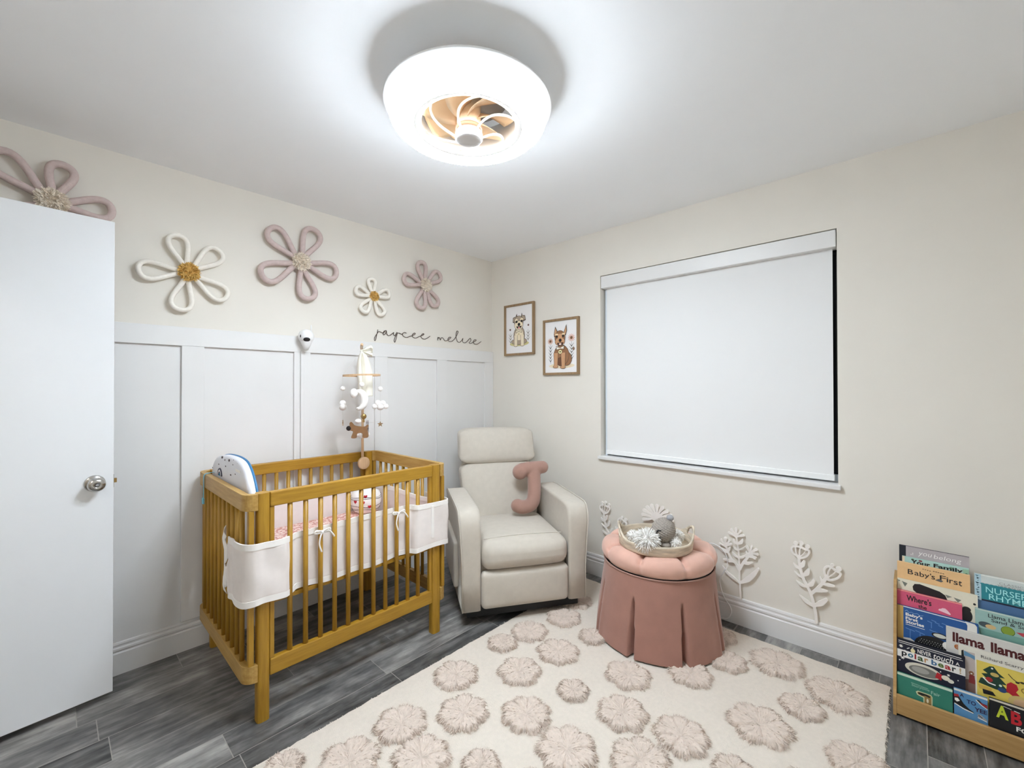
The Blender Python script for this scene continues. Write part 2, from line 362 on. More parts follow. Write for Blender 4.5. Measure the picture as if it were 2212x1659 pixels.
PLANT_C= ([([(-2.009,0.146),(-2.005,0.219),(-2.003,0.289),(-2.001,0.358),(-1.998,0.414),(-1.993,0.447),(-1.987,0.488)],[0.0092,0.008],0),([(-2.004,0.23),(-1.966,0.252),(-1.934,0.274),(-1.914,0.303)],[0.006,0.019,0.015,0.003],0),([(-2.006,0.231),(-2.044,0.262),(-2.074,0.299),(-2.097,0.337)],[0.009,0.0285,0.024,0.009],0),([(-2.002,0.303),(-1.98,0.339),(-1.961,0.356),(-1.943,0.391),(-1.932,0.417)],[0.015,0.012],0),([(-1.977,0.341),(-1.951,0.341),(-1.92,0.341)],[0.006,0.021,0.0075],0),([(-2.006,0.309),(-2.019,0.341),(-2.039,0.375),(-2.056,0.41)],[0.015,0.0135],0),([(-2.021,0.345),(-2.044,0.351),(-2.068,0.363)],[0.006,0.0186,0.0075],0),([(-1.997,0.37),(-1.98,0.378),(-1.965,0.394)],[0.009,0.0135,0.0042],0),([(-1.998,0.372),(-2.019,0.379),(-2.039,0.397)],[0.009,0.015,0.006],0),([(-1.996,0.411),(-1.983,0.416),(-1.972,0.426)],[0.009,0.012,0.0042],0),([(-1.998,0.414),(-2.016,0.424),(-2.033,0.441)],[0.006,0.009,0.004],0),([(-1.993,0.447),(-1.98,0.451),(-1.974,0.466)],[0.012,0.015,0.0075],0),([(-1.993,0.447),(-2.011,0.458),(-2.02,0.477)],[0.012,0.018,0.009],0),([(-1.986,0.484),(-1.968,0.492),(-1.95,0.499)],[0.0042,0.0114,0.0168],0),([(-1.986,0.484),(-1.975,0.502),(-1.963,0.519)],[0.0042,0.0114,0.0168],0),([(-1.986,0.484),(-1.986,0.507),(-1.987,0.53)],[0.0042,0.0114,0.0168],0),([(-1.986,0.484),(-1.997,0.503),(-2.009,0.522)],[0.0028,0.0076,0.0112],0),([(-1.986,0.484),(-2.003,0.492),(-2.021,0.5)],[0.0042,0.0114,0.0168],0),([(-1.93,0.418),(-1.914,0.421),(-1.898,0.425)],[0.0028,0.0076,0.0112],0),([(-1.93,0.418),(-1.919,0.433),(-1.908,0.449)],[0.0028,0.0076,0.0112],0),([(-1.93,0.418),(-1.93,0.44),(-1.93,0.462)],[0.0042,0.0114,0.0168],0),([(-1.93,0.418),(-1.94,0.436),(-1.951,0.455)],[0.0028,0.0076,0.0112],0),([(-1.93,0.418),(-1.944,0.427),(-1.957,0.435)],[0.0042,0.0114,0.0168],0),([(-2.056,0.413),(-2.049,0.428),(-2.042,0.444)],[0.0042,0.0114,0.0168],0),([(-2.056,0.413),(-2.061,0.432),(-2.066,0.452)],[0.0028,0.0076,0.0112],0),([(-2.056,0.413),(-2.072,0.426),(-2.087,0.438)],[0.0042,0.0114,0.0168],0),([(-2.056,0.413),(-2.074,0.413),(-2.092,0.414)],[0.0042,0.0114,0.0168],0),([(-2.056,0.413),(-2.068,0.401),(-2.079,0.39)],[0.0042,0.0114,0.0168],0),([(-1.898,0.403),(-1.919,0.391),(-1.94,0.392),(-1.954,0.417)],[0.0105,0.021,0.021,0.009],0),([(-2.039,0.414),(-2.053,0.395),(-2.084,0.394)],[0.0105,0.018,0.0105],0)],[(-1.986,0.487,0.0096),(-1.93,0.42,0.009),(-2.056,0.415,0.0064)])
PLANT_D= ([([(-2.358,0.14),(-2.355,0.181),(-2.348,0.218),(-2.339,0.26),(-2.325,0.298),(-2.306,0.335),(-2.294,0.374),(-2.286,0.421),(-2.285,0.444)],[0.0144,0.0138],0),([(-2.348,0.215),(-2.319,0.228),(-2.287,0.252)],[0.009,0.021,0.0054],0),([(-2.35,0.219),(-2.376,0.239),(-2.399,0.266)],[0.012,0.0264,0.015],0),([(-2.313,0.303),(-2.293,0.308),(-2.273,0.322)],[0.009,0.0165,0.0054],0),([(-2.32,0.311),(-2.337,0.322),(-2.348,0.348)],[0.012,0.021,0.0114],0),([(-2.298,0.344),(-2.282,0.353),(-2.264,0.369)],[0.006,0.011,0.0036],0),([(-2.303,0.357),(-2.318,0.373),(-2.326,0.395)],[0.012,0.024,0.0114],0),([(-2.287,0.387),(-2.274,0.395),(-2.262,0.409)],[0.009,0.0165,0.006],0),([(-2.291,0.397),(-2.301,0.411),(-2.307,0.43)],[0.015,0.021,0.0126],0),([(-2.336,0.274),(-2.355,0.299),(-2.376,0.329),(-2.392,0.359),(-2.402,0.375)],[0.015,0.0144],0),([(-2.355,0.294),(-2.378,0.304),(-2.399,0.308)],[0.012,0.021,0.0105],0),([(-2.383,0.339),(-2.406,0.341),(-2.428,0.342)],[0.009,0.018,0.0114],0),([(-2.385,0.34),(-2.381,0.352),(-2.375,0.37)],[0.008,0.01,0.0064],0),([(-2.285,0.444),(-2.262,0.458),(-2.253,0.476),(-2.256,0.491),(-2.27,0.498),(-2.292,0.499),(-2.316,0.492),(-2.328,0.492),(-2.327,0.475),(-2.311,0.452),(-2.289,0.442)],[0.0102,0.0102],1),([(-2.283,0.446),(-2.273,0.464),(-2.27,0.493)],[0.0078,0.0072],0),([(-2.286,0.447),(-2.288,0.473),(-2.292,0.499)],[0.0078,0.0072],0),([(-2.289,0.448),(-2.306,0.469),(-2.316,0.492)],[0.0052,0.0048],0),([(-2.4,0.375),(-2.392,0.395),(-2.393,0.417),(-2.402,0.43),(-2.42,0.431),(-2.438,0.419),(-2.456,0.411),(-2.448,0.39),(-2.426,0.372),(-2.406,0.366)],[0.0102,0.0102],1),([(-2.403,0.378),(-2.408,0.405),(-2.418,0.43)],[0.0078,0.0072],0),([(-2.406,0.377),(-2.426,0.399),(-2.438,0.419)],[0.0052,0.0048],0)],[(-2.271,0.514,0.0108),(-2.272,0.504,0.006),(-2.295,0.521,0.0114),(-2.294,0.508,0.0066),(-2.322,0.509,0.0108),(-2.318,0.498,0.006),(-2.424,0.444,0.0084),(-2.42,0.433,0.0066),(-2.449,0.432,0.0126),(-2.441,0.422,0.0066),(-2.286,0.444,0.0102),(-2.403,0.372,0.0102)])
# ------------------------------------------------------------------ ROOM
XL, YF, H = -3.24, -3.36, 2.44
b = MB(); b.box(XL-1.25, .12, YF-.1, .1, -.06, 0); structure(build('floor', b, M['floor']))
b = MB(); b.box(XL-1.25, .12, YF-.1, .1, H, H+.06); structure(build('ceiling', b, M['ceil']))
b = MB(); b.box(XL-1.25, .12, 0, .1, 0, H); structure(build('wall_back', b, M['wall']))
WY0, WY1, WZ0, WZ1 = -2.448, -1.103, .852, 2.121
b = MB(); b.box(0, .14, YF-.1, WY0, 0, H); b.box(0, .14, WY1, 0, 0, H); b.box(0, .14, WY0, WY1, 0, WZ0-.022); b.box(0, .14, WY0, WY1, WZ1, H)
structure(build('wall_right', b, M['wall']))
b = MB(); b.box(XL-1.25, .12, YF-.1, YF, 0, H); structure(build('wall_front', b, M['wall']))
DY0, DY1, DH = -1.03, -.235, 2.07          # doorway in the left wall
b = MB(); b.box(XL-.1, XL, YF, DY0, 0, H); b.box(XL-.1, XL, DY1, 0, 0, H); b.box(XL-.1, XL, DY0, DY1, DH, H)
structure(build('wall_left', b, M['wall']))
b = MB(); b.box(XL-1.25, XL-1.2, YF, 0, 0, H); structure(build('wall_hall', b, M['wall']))
b = MB()                                    # casing around the doorway
b.box(XL, XL+.014, DY0-.06, DY0, 0, DH+.06); b.box(XL, XL+.014, DY1, DY1+.06, 0, DH+.06); b.box(XL, XL+.014, DY0, DY1, DH, DH+.06)
structure(build('trim_1', b, M['trim'], bevel=.003))

def baseprof(): return [(0, 0), (.014, 0), (.0145, .098), (.011, .103), (.011, .108), (.016, .113), (.016, .122), (.009, .127), (.009, .133), (.012, .138), (.010, .147), (.004, .150), (0, .150)]
b = MB(); pr = baseprof(); n = len(pr)
for a0, a1 in ((XL, -.0),):
    vs = [(a0, -d, z) for d, z in pr]+[(a1, -d, z) for d, z in pr]
    b.add(vs, [(i, (i+1) % n, n+(i+1) % n, n+i) for i in range(n)]+[tuple(range(n)), tuple(range(n, 2*n))[::-1]])
structure(build('baseboard_back', b, M['trim']))
b = MB(); vs = [(-d, -.017, z) for d, z in pr]+[(-d, YF, z) for d, z in pr]
b.add(vs, [(i, n+i, n+(i+1) % n, (i+1) % n) for i in range(n)]+[tuple(range(n))[::-1], tuple(range(n, 2*n))])
structure(build('baseboard_right', b, M['trim']))
b = MB(); vs = [(XL+d, DY0-.06, z) for d, z in pr]+[(XL+d, YF, z) for d, z in pr]
b.add(vs, [(i, (i+1) % n, n+(i+1) % n, n+i) for i in range(n)]+[tuple(range(n)), tuple(range(n, 2*n))[::-1]])
structure(build('baseboard_left', b, M['trim']))

# board and batten panelling on the back wall
b = MB(); b.box(XL, -.001, -.005, 0, .150, 1.60); structure(build('trim_2', b, M['trim']))
b = MB(); b.box(XL, -.001, -.020, -.005, 1.549, 1.644); structure(build('trim_3', b, M['trim'], bevel=.0015))
k = 4
for x0, x1 in ((-.102, -.001), (-.606, -.509), (-1.134, -1.037), (-1.662, -1.566), (-2.203, -2.108), (-2.735, -2.64), (XL+.001, XL+.09)):
    b = MB(); b.box(x0, x1, -.0195, -.005, .152, 1.549); structure(build('trim_%d' % k, b, M['trim'], bevel=.0015)); k += 1

# ------------------------------------------------------------------ DOOR (open, folded back along the back wall)
dirv = Vector((-2.789+2.468, -.2235+.198, 0)).normalized()
ang = math.atan2(-dirv.y, -dirv.x)
DT = Matrix.Translation((-2.468, -.198, 0)) @ Matrix.Rotation(ang, 4, 'Z')     # local -x runs to the hinge, -y is the room face
b = MB(); b.box(-.765, 0, 0, .035, .03, 2.055, 0, DT)
d1 = structure(build('door_1', b, M['door'], bevel=.0015))
ks = DT @ Matrix.Translation((-.060, 0, .934)) @ Matrix.Rotation(radians(90), 4, 'X')
b = MB(); b.lathe([(.0, -.0), (.034, .0), (.034, .003), (.030, .008), (.015, .011), (.0125, .014), (.0125, .026), (.0, .026)], 40, T=ks)
dk = build('door_knob', b, M['steel'], d1)
b = MB(); b.lathe([(.0125, .026), (.020, .029), (.0275, .036), (.0295, .045), (.027, .054), (.018, .0605), (.009, .0625), (.0085, .0605), (.0, .0605)], 40, T=ks)
kn = build('knob', b, M['steel'], dk)
b = MB(); b.lathe([(.0, .0605), (.0045, .0608), (.0045, .064), (0, .0642)], 16, T=ks); build('lock_button', b, M['gplast'], dk)
b = MB(); b.box(0, .002, .006, .029, .906, .962, 0, DT); lp = build('latch_plate', b, M['steel'], d1)
b = MB(); b.box(.002, .012, .011, .024, .925, .943, 0, DT); build('latch_bolt', b, M['gold'], lp)
b = MB()
for z in (.25, 1.04, 1.83):
    b.tube([(-.769, -.004, z-.045), (-.769, -.004, z+.045)], .006, 10, T=DT)
build('hinge', b, M['steel'], d1)

# ------------------------------------------------------------------ WINDOW + BLIND
b = MB()
for (y0, y1, z0, z1) in ((WY0, WY0+.006, WZ0, WZ1), (WY1-.035, WY1, WZ0, WZ1), (WY0, WY1, WZ0, WZ0+.035), (WY0, WY1, WZ1-.035, WZ1), ((WY0+WY1)/2-.02, (WY0+WY1)/2+.02, WZ0, WZ1)):
    b.box(.085, .13, y0, y1, z0, z1)
w1 = structure(build('window_1', b, M['alum']))
b = MB(); b.box(.105, .112, WY0+.004, WY1-.02, WZ0+.02, WZ1-.02); build('window_pane', b, M['glass'], w1)
b = MB(); b.box(-.024, .132, WY0-.012, WY1+.012, WZ0-.022, WZ0); build('window_sill', b, M['trim'], w1, bevel=.003)
BL = thing('roller_blind', (.03, (WY0+WY1)/2, WZ0), 'white roller blind pulled almost fully down in the window recess', 'blind')
cb = MB(); cb.box(.0, .075, WY0+.004, WY1-.004, 2.031, 2.1165); build('cassette', cb, M['trim'], BL, bevel=.004)
fb = MB(); fb.box(.040, .0415, WY0+.022, WY1-.028, .885, 2.035); build('shade_fabric', fb, M['blind'], BL)
bb = MB(); bb.box(.034, .049, WY0+.018, WY1-.024, .862, .892); build('bottom_bar', bb, M['wplast'], BL, bevel=.003)
gb = MB(); gb.box(.030, .034, -1.66, -1.60, .866, .873); build('pull_tab', gb, M['wplast'], BL, bevel=.002)
rb = MB(); rb.box(.052, .066, WY1-.024, WY1-.008, WZ0, 2.03); build('side_channel', rb, M['alum'], BL, bevel=.002)

# ------------------------------------------------------------------ CEILING FAN LIGHT
FX, FY = -1.616, -1.545
FAN = thing('ceiling_fan_light', (FX, FY, H), 'white ring ceiling light with enclosed fan blades in the centre of the ceiling', 'ceiling fan')
C0 = (FX, FY, 0)
b = MB(); b.lathe([(.0, 2.44), (.150, 2.44), (.150, 2.40), (.142, 2.385), (0, 2.385)], 64, C0); build('mount_canopy', b, M['gplast'], FAN)
b = MB(); b.lathe([(.1955, 2.2800), (.181, 2.284), (.176, 2.290), (.175, 2.330), (.177, 2.384), (.212, 2.3845), (.255, 2.376), (.290, 2.358), (.301, 2.347), (.300, 2.343), (.270, 2.340), (.20, 2.338), (.183, 2.335), (.183, 2.292), (.1955, 2.2800)], 96, C0)
build('ring_housing', b, M['milky'], FAN)
b = MB(); b.lathe([(.190, 2.329), (.190, 2.288), (.1965, 2.2796), (.229, 2.271), (.260, 2.278), (.279, 2.296), (.2855, 2.315), (.282, 2.331), (.278, 2.337), (.25, 2.336), (.20, 2.333), (.190, 2.329)], 96, C0)
build('light_ring', b, M['lamp'], FAN)
b = MB(); b.tube([(FX+.1735*cos(TAU*i/64), FY+.1735*sin(TAU*i/64), 2.288) for i in range(64)], .0036, 8, True); build('inner_trim_ring', b, M['glowtrim'], FAN)
HO = (FX+.004, FY+.004, 0)
b = MB(); b.lathe([(0, 2.241), (.047, 2.241), (.050, 2.244), (.050, 2.262), (.045, 2.272), (.0, 2.272)], 40, HO); hub = build('hub', b, M['cream_trim'], FAN)
b = MB(); b.lathe([(0, 2.2395), (.045, 2.2395), (.046, 2.241), (0, 2.2415)], 40, HO)
t = NT('spun_aluminium'); t.b.inputs['Base Color'].default_value = lin((232, 230, 230)); t.b.inputs['Metallic'].default_value = .15; t.b.inputs['Roughness'].default_value = .34
t.b.inputs['Anisotropic'].default_value = .8
build('hub_cap', b, t.m, hub)
b = MB(); b.lathe([(0, 2.272), (.040, 2.274), (.044, 2.30), (.044, 2.385), (0, 2.385)], 32, HO); build('motor', b, M['blade'], FAN)
b = MB(); b.lathe([(0, 2.274), (.046, 2.274), (.049, 2.278), (.049, 2.284), (.046, 2.288), (0, 2.288)], 40, HO); build('hub_band', b, M['copper'], hub)
for i in range(6):
    a = TAU*i/6+.35; pts = []
    for j in range(9):
        u = j/8; r = .048+(.1735-.048)*u; aa = a+.75*u*u
        pts.append((FX+r*cos(aa), FY+r*sin(aa), 2.250+.040*sin(u*pi/2)))
    b = MB(); b.tube(crv(pts, 3), .0042, 8); build('grille_spoke', b, M['cream_trim'], FAN)
for i in range(7):
    a = TAU*i/7; vs = []; fs = []; nu, nv = 10, 6
    for j in range(nu+1):
        u = j/nu; r = .042+.124*u
        for k in range(nv+1):
            v = k/nv; aa = a+.35*u+(v-.5)*(1.15-.30*u); vs.append((FX+r*cos(aa), FY+r*sin(aa), 2.325+(v-.5)*.050+.006*sin(pi*v)))
    for j in range(nu):
        for k in range(nv):
            q = j*(nv+1)+k; fs.append((q, q+1, q+nv+2, q+nv+1))
    b = MB(); b.add(vs, fs, 0, True); o = build('fan_blade', b, M['blade'], FAN)
    s = o.modifiers.new('solid', 'SOLIDIFY'); s.thickness = .002

# ------------------------------------------------------------------ ROPE FLOWERS on the back wall
def rope_flower(c, angs, lens, r, mat, cmat, label, cr_, wid=.36):
    x, z = c; y = -r-.012
    root = thing('rope_flower', (x, y, z), label, 'wall flower', 'rope flowers on the wall')
    for a, L in zip(angs, lens):
        a = radians(a); pts = []
        for i in range(31):
            t_ = i/30; u = (L-r)*sin(pi*t_)**.85; v = wid*L*sin(TAU*t_)*sin(pi*t_)**.35*.62
            u = max(u, 0); pts.append((x+u*cos(a)-v*sin(a), y-.006*sin(pi*t_), z+u*sin(a)+v*cos(a)))
        b = MB(); b.tube(pts, r, 12); build('petal', b, mat, root)
    b = MB(); b.lathe([(0, 0), (.012, 0), (.012, -y), (0, -y)], 12, T=Matrix.Translation((x, -.0003, z)) @ Matrix.Rotation(radians(90), 4, 'X')); build('wall_peg', b, mat, root)
    b = MB(); random.seed(int(abs(x)*1000))
    b.sphere((x, y-.012, z), cr_*.84, 0, 18, 10, (1, .5, 1))
    for i in range(620):
        th = random.random()*TAU; rr = cr_*sqrt(random.random())
        p = Vector((x+rr*cos(th)*.75, y-.012-cr_*.3*sqrt(max(0, 1-(rr/cr_)**2)), z+rr*sin(th)*.75))
        d = Vector((cos(th)*rr/cr_*1.0+random.uniform(-.9, .9), -.5, sin(th)*rr/cr_*1.0+random.uniform(-.9, .9)))
        b.strand(p, d, cr_*random.uniform(.28, .46), cr_*.09, Vector((0, 0, -.002)))
    build('woolly_center', b, cmat, root)
rope_flower((-2.655, 2.132), [78, 6, -66, -138, 138], [.19, .205, .2, .2, .24], .0150, M['ropem'], M['tuft'], 'large mauve rope flower half hidden behind the open door', .055)
rope_flower((-2.179, 1.924), [107, 45, -32, -100, -173], [.195, .205, .207, .210, .207], .0115, M['ropew'], M['mustard'], 'large white rope flower with mustard centre beside the door', .048)
rope_flower((-1.631, 2.091), [138, 68, -7, -77, -150], [.245, .245, .236, .236, .258], .0155, M['ropem'], M['tuft'], 'largest mauve rope flower with cream centre, second from the door', .055)
rope_flower((-1.151, 1.958), [97, 19, -59, -126, 168], [.131, .139, .146, .149, .143], .0120, M['ropew'], M['mustard'], 'smallest white rope flower with mustard centre above the script sign', .034)
rope_flower((-.729, 2.106), [103, 38, -52, -105, 173], [.185, .188, .190, .196, .200], .0150, M['ropem'], M['tuft'], 'mauve rope flower with cream centre nearest the corner', .050)

# ------------------------------------------------------------------ SCRIPT SIGN, MONITOR, RACEWAY
for pts, lab in ((SIGN_A, 'dark cut-out script sign, longer word with two tails, above the rail'), (SIGN_B, 'dark cut-out script sign, word nearest the corner with one tall loop')):
    b = MB(); b.tube([(x, -.005, z) for x, z in pts], .0023, 6)
    tag(build('script_sign', b, M['signb'], loc=(pts[0][0], -.005, pts[0][1])), lab, 'name sign', 'script words above the rail')

CAM = thing('baby_monitor', (-1.615, -.02, 1.60), 'white round nursery camera mounted on the wall panel rail', 'camera')
b = MB(); b.lathe([(.0, -.062), (.011, -.060), (.018, -.045), (.029, -.020), (.036, -.004), (.034, .0), (0, .0)], 32, (-1.612, -.068, 1.622)); build('base', b, M['wplast'], CAM)
b = MB(); b.sphere((-1.612, -.068, 1.640), .044, 0, 32, 20); body = build('body', b, M['wplast'], CAM)
b = MB(); dl = Vector((-.24, -.84, -.50)).normalized(); q = Vector((-1.612, -.068, 1.640))+dl*.0415
R = dl.to_track_quat('Z', 'Y').to_matrix().to_4x4()
b.lathe([(0, .004), (.013, .0035), (.0185, .0), (.019, -.004), (0, -.004)], 24, T=Matrix.Translation(q) @ R @ Matrix.Diagonal((1, .75, 1, 1))); build('lens', b, M['black'], CAM)
b = MB(); dl2 = Vector((-.90, -.42, -.02)).normalized(); q = Vector((-1.612, -.068, 1.640))+dl2*.0425
b.sphere(q, .007, 0, 12, 8, (.5, .6, 1.3)); build('side_port', b, M['black'], CAM)
b = MB(); b.box(-1.622, -1.602, -.024, -.0202, 1.60, 1.672); build('wall_bracket', b, M['wplast'], CAM, bevel=.002)
b = MB(); b.tube([(-1.573, -.045, 1.665), (-1.573, -.044, 1.715)], .003, 8); build('antenna', b, M['wplast'], CAM)
b = MB(); b.box(-1.628, -1.606, -.0315, -.0200, .155, 1.556); tag(build('cable_raceway', b, M['trim'], loc=(-1.617, -.02, .155), bevel=.002), 'white cable cover strip running down the wall below the camera', 'cable cover')

# ------------------------------------------------------------------ FRAMED DOG PRINTS on the right wall
def frame(y0, y1, z0, z1, label, art):
    root = thing('framed_picture', (-.001, (y0+y1)/2, (z0+z1)/2), label, 'picture', 'framed dog prints')
    b = MB(); w = .017
    b.box(-.024, -.001, y0, y0+w, z0, z1); b.box(-.024, -.001, y1-w, y1, z0, z1); b.box(-.024, -.001, y0+w, y1-w, z0, z0+w); b.box(-.024, -.001, y0+w, y1-w, z1-w, z1)
    build('frame', b, M['oakframe'], root, bevel=.0015)
    b = MB(); b.box(-.012, -.004, y0+w, y1-w, z0+w, z1-w, 0)
    mats = [M['print']]; idx = {}
    W_, H_ = (y1-y0)-2*w, (z1-z0)-2*w; n_ = [0]
    for poly, colr in art:                       # art in 0..1 (u right, v down); right in view is -y
        if colr not in idx: idx[colr] = len(mats); mats.append(flat(colr, .6))
        n_[0] += 1; x = -.0121-.00006*n_[0]
        P = [(x, (y1-w)-u*W_, (z1-w)-v*H_) for u, v in poly]
        b.add(P, [tuple(range(len(P)))], idx[colr])
    build('print', b, mats, root)
def strip(p, q, w0, w1):
    d = Vector((q[0]-p[0], q[1]-p[1])); nrm = Vector((-d.y, d.x)).normalized()
    return [(p[0]+nrm.x*w0, p[1]+nrm.y*w0), (q[0]+nrm.x*w1, q[1]+nrm.y*w1), (q[0]-nrm.x*w1, q[1]-nrm.y*w1), (p[0]-nrm.x*w0, p[1]-nrm.y*w0)]
def sprig(u, v0, v1, n_, c, s=.07):
    out = [(strip((u, v0), (u, v1), .004, .004), c)]
    for i in range(n_):
        v = v0+(v1-v0)*(.15+.8*i/n_)
        for sg in (-1, 1): out.append((strip((u, v+.05), (u+sg*s, v-.015), .009, .002), c))
    return out
def daisy(u, v, r, pc, cc, n_=12):
    o = [(strip((u+.35*r*cos(TAU*i/n_), v+.27*r*sin(TAU*i/n_)), (u+r*cos(TAU*i/n_), v+.75*r*sin(TAU*i/n_)), .010, .007), pc) for i in range(n_)]
    return o+[(ell(u, v, r*.36, r*.28, 12), cc)]
INK = (58, 46, 38)
K1, K2, K3 = (176, 158, 138), (240, 226, 198), (120, 100, 80)
art1 = [(ell(.5, .80, .36, .055), (206, 196, 140))]+sprig(.17, .56, .79, 3, (130, 124, 112))+sprig(.83, .52, .76, 3, (130, 124, 112))
art1 += [(ell(.16, .49, .03, .022), (120, 90, 84)), (ell(.84, .43, .03, .022), (120, 90, 84))]
art1 += [(ell(.5, .63, .215, .20), INK), (ell(.5, .63, .205, .193), K1), (ell(.5, .60, .15, .13), K2)]
art1 += [(ell(.30, .755, .09, .05), INK), (ell(.30, .755, .082, .044), K1), (ell(.70, .755, .09, .05), INK), (ell(.70, .755, .082, .044), K1)]
for u in (.375, .62):
    art1 += [(strip((u, .62), (u, .83), .070, .066), INK), (ell(u, .835, .075, .030), INK), (strip((u, .62), (u, .83), .060, .056), K2), (ell(u, .833, .065, .024), K2)]
art1 += [([(.27, .24), (.37, .22), (.42, .16), (.44, .26), (.34, .36), (.26, .34)], INK), ([(.72, .22), (.63, .21), (.60, .15), (.57, .26), (.66, .34), (.75, .32)], INK)]
art1 += [([(.285, .25), (.36, .235), (.40, .20), (.41, .27), (.33, .335), (.275, .325)], K1), ([(.71, .23), (.645, .225), (.61, .19), (.60, .27), (.67, .32), (.735, .30)], K1)]
art1 += [(ell(.49, .345, .175, .135), INK), (ell(.49, .345, .165, .128), K1), (ell(.49, .41, .168, .098), INK), (ell(.49, .41, .158, .091), K2), (ell(.40, .30, .055, .030), K2), (ell(.60, .295, .055, .030), K2), (ell(.41, .335, .040, .026), (26, 20, 18)), (ell(.60, .33, .040, .026), (26, 20, 18)), (ell(.5, .395, .05, .034), (22, 17, 16))]
art1 += [([(.39, .435), (.61, .43), (.56, .475), (.5, .49), (.44, .48)], INK), (ell(.5, .467, .035, .022), (236, 170, 160))]
art1 += [([(.37, .51), (.49, .535), (.61, .505), (.61, .575), (.49, .55), (.38, .58)], INK), ([(.385, .522), (.49, .54), (.6, .517), (.6, .563), (.49, .545), (.39, .567)], K2), (ell(.49, .60, .035, .024), (214, 200, 160))]
B1, B2, B3 = (152, 108, 74), (204, 156, 116), (108, 72, 50)
art2 = [(ell(.52, .87, .40, .05), (236, 220, 190))]+sprig(.17, .42, .82, 5, (92, 92, 88), .06)+sprig(.83, .40, .78, 5, (104, 104, 98), .07)
art2 += daisy(.17, .385, .085, (206, 164, 146), (120, 88, 60))+daisy(.83, .345, .10, (214, 166, 150), (120, 88, 60))+[(ell(.895, .555, .035, .03), (140, 112, 96))]
art2 += [(ell(.68, .74, .165, .135), INK), (ell(.68, .74, .155, .128), B1), (ell(.52, .67, .245, .205), INK), (ell(.52, .67, .236, .198), B1), (ell(.5, .79, .12, .09), B3)]
for u, v in ((.35, .87), (.58, .885)):
    art2 += [(strip((u, .62), (u, v), .075, .058), INK), (ell(u-.01, v+.015, .085, .032), INK), (strip((u, .62), (u, v), .066, .049), B2), (ell(u-.01, v+.014, .074, .025), B2)]
art2 += [([(.29, .25), (.33, .10), (.41, .21), (.40, .27), (.30, .31)], INK), ([(.60, .22), (.68, .08), (.70, .20), (.66, .29), (.58, .27)], INK), ([(.305, .25), (.335, .13), (.39, .215), (.385, .265), (.31, .29)], B2), ([(.615, .22), (.67, .115), (.685, .20), (.65, .275), (.60, .26)], B2)]
art2 += [(ell(.48, .33, .168, .145), INK), (ell(.48, .33, .159, .138), B1), (ell(.48, .40, .16, .085), INK), (ell(.48, .40, .15, .078), B2), ([(.44, .25), (.53, .25), (.56, .38), (.40, .38)], B2), (ell(.38, .265, .05, .022), (240, 216, 178)), (ell(.59, .262, .05, .022), (240, 216, 178)), (ell(.38, .30, .034, .024), (30, 20, 18)), (ell(.58, .297, .034, .024), (30, 20, 18)), (ell(.49, .378, .046, .034), (38, 22, 20))]
art2 += [([(.39, .425), (.60, .42), (.56, .47), (.49, .49), (.42, .475)], (60, 34, 28)), (ell(.49, .452, .04, .02), (240, 214, 200))]
art2 += [([(.36, .485), (.49, .52), (.62, .475), (.61, .565), (.49, .53), (.37, .57)], INK), ([(.375, .50), (.49, .525), (.605, .49), (.597, .55), (.49, .535), (.38, .556)], (246, 240, 226)), (ell(.49, .60, .068, .045), INK), (ell(.49, .60, .058, .038), (240, 232, 176)), (strip((.465, .59), (.515, .61), .006, .006), INK), (strip((.515, .59), (.465, .61), .006, .006), INK)]
frame(-.504, -.174, 1.600, 2.025, 'wood framed print of a pale grey dog, upper one nearest the corner', art1)
frame(-.932, -.598, 1.429, 1.856, 'wood framed print of a brown dog with pointed ears, lower one nearest the window', art2)

# ------------------------------------------------------------------ CUT-OUT PLANTS on the right wall
def plant(strokes, knobs, dy, dz, label, cat='wall decoration', th=.008):
    b = MB(); x0, x1 = -.011, -.011-th; n_ = 0
    def ext(poly):
        nonlocal n_
        n_ += 1; e = 0; k = len(poly)
        ar = sum(poly[i][0]*poly[(i+1) % k][1]-poly[(i+1) % k][0]*poly[i][1] for i in range(k))
        if ar < 0: poly = poly[::-1]
        vs = [(x0, y, z) for y, z in poly]+[(x1+e, y, z) for y, z in poly]
        b.add(vs, [tuple(range(k, 2*k))[::-1], tuple(range(k))]+[(i, (i+1) % k, k+(i+1) % k, k+i) for i in range(k)])
    ys = []
    for pts, ws, closed in strokes:
        P = crv([(0, p[0]+dy, p[1]+dz) for p in pts], 6, bool(closed)); m = len(P)
        W = []
        for i in range(m):
            f = i/(m-1)*(len(ws)-1); j = min(int(f), len(ws)-2); W.append((ws[j]+(ws[j+1]-ws[j])*(f-j))/2)
        for i in range(m if closed else m-1):
            p, q = P[i], P[(i+1) % m]; d = q-p
            if d.length < 1e-6: continue
            nrm = Vector((0, -d.z, d.y)).normalized(); wq = W[(i+1) % m]
            ext([(p.y+nrm.y*W[i], p.z+nrm.z*W[i]), (q.y+nrm.y*wq, q.z+nrm.z*wq), (q.y-nrm.y*wq, q.z-nrm.z*wq), (p.y-nrm.y*W[i], p.z-nrm.z*W[i])])
        for i in range(0, m, 2): ext(ell(P[i].y, P[i].z, W[i], W[i], 12))
        if not closed: ext(ell(P[-1].y, P[-1].z, W[-1], W[-1], 12))
    for (y, z, r) in knobs: ext(ell(y+dy, z+dz, r, r, 18))
    o = build('wooden_flower', b, M['plantw'], loc=(0, PL0[0]+dy, PL0[1]+dz))
    rm = o.modifiers.new('union', 'REMESH'); rm.mode = 'VOXEL'; rm.voxel_size = .0012; rm.use_smooth_shade = False
    tag(o, label, cat, 'cut-out wooden flowers on the wall'); return o
PL0 = (-2.358, .15)
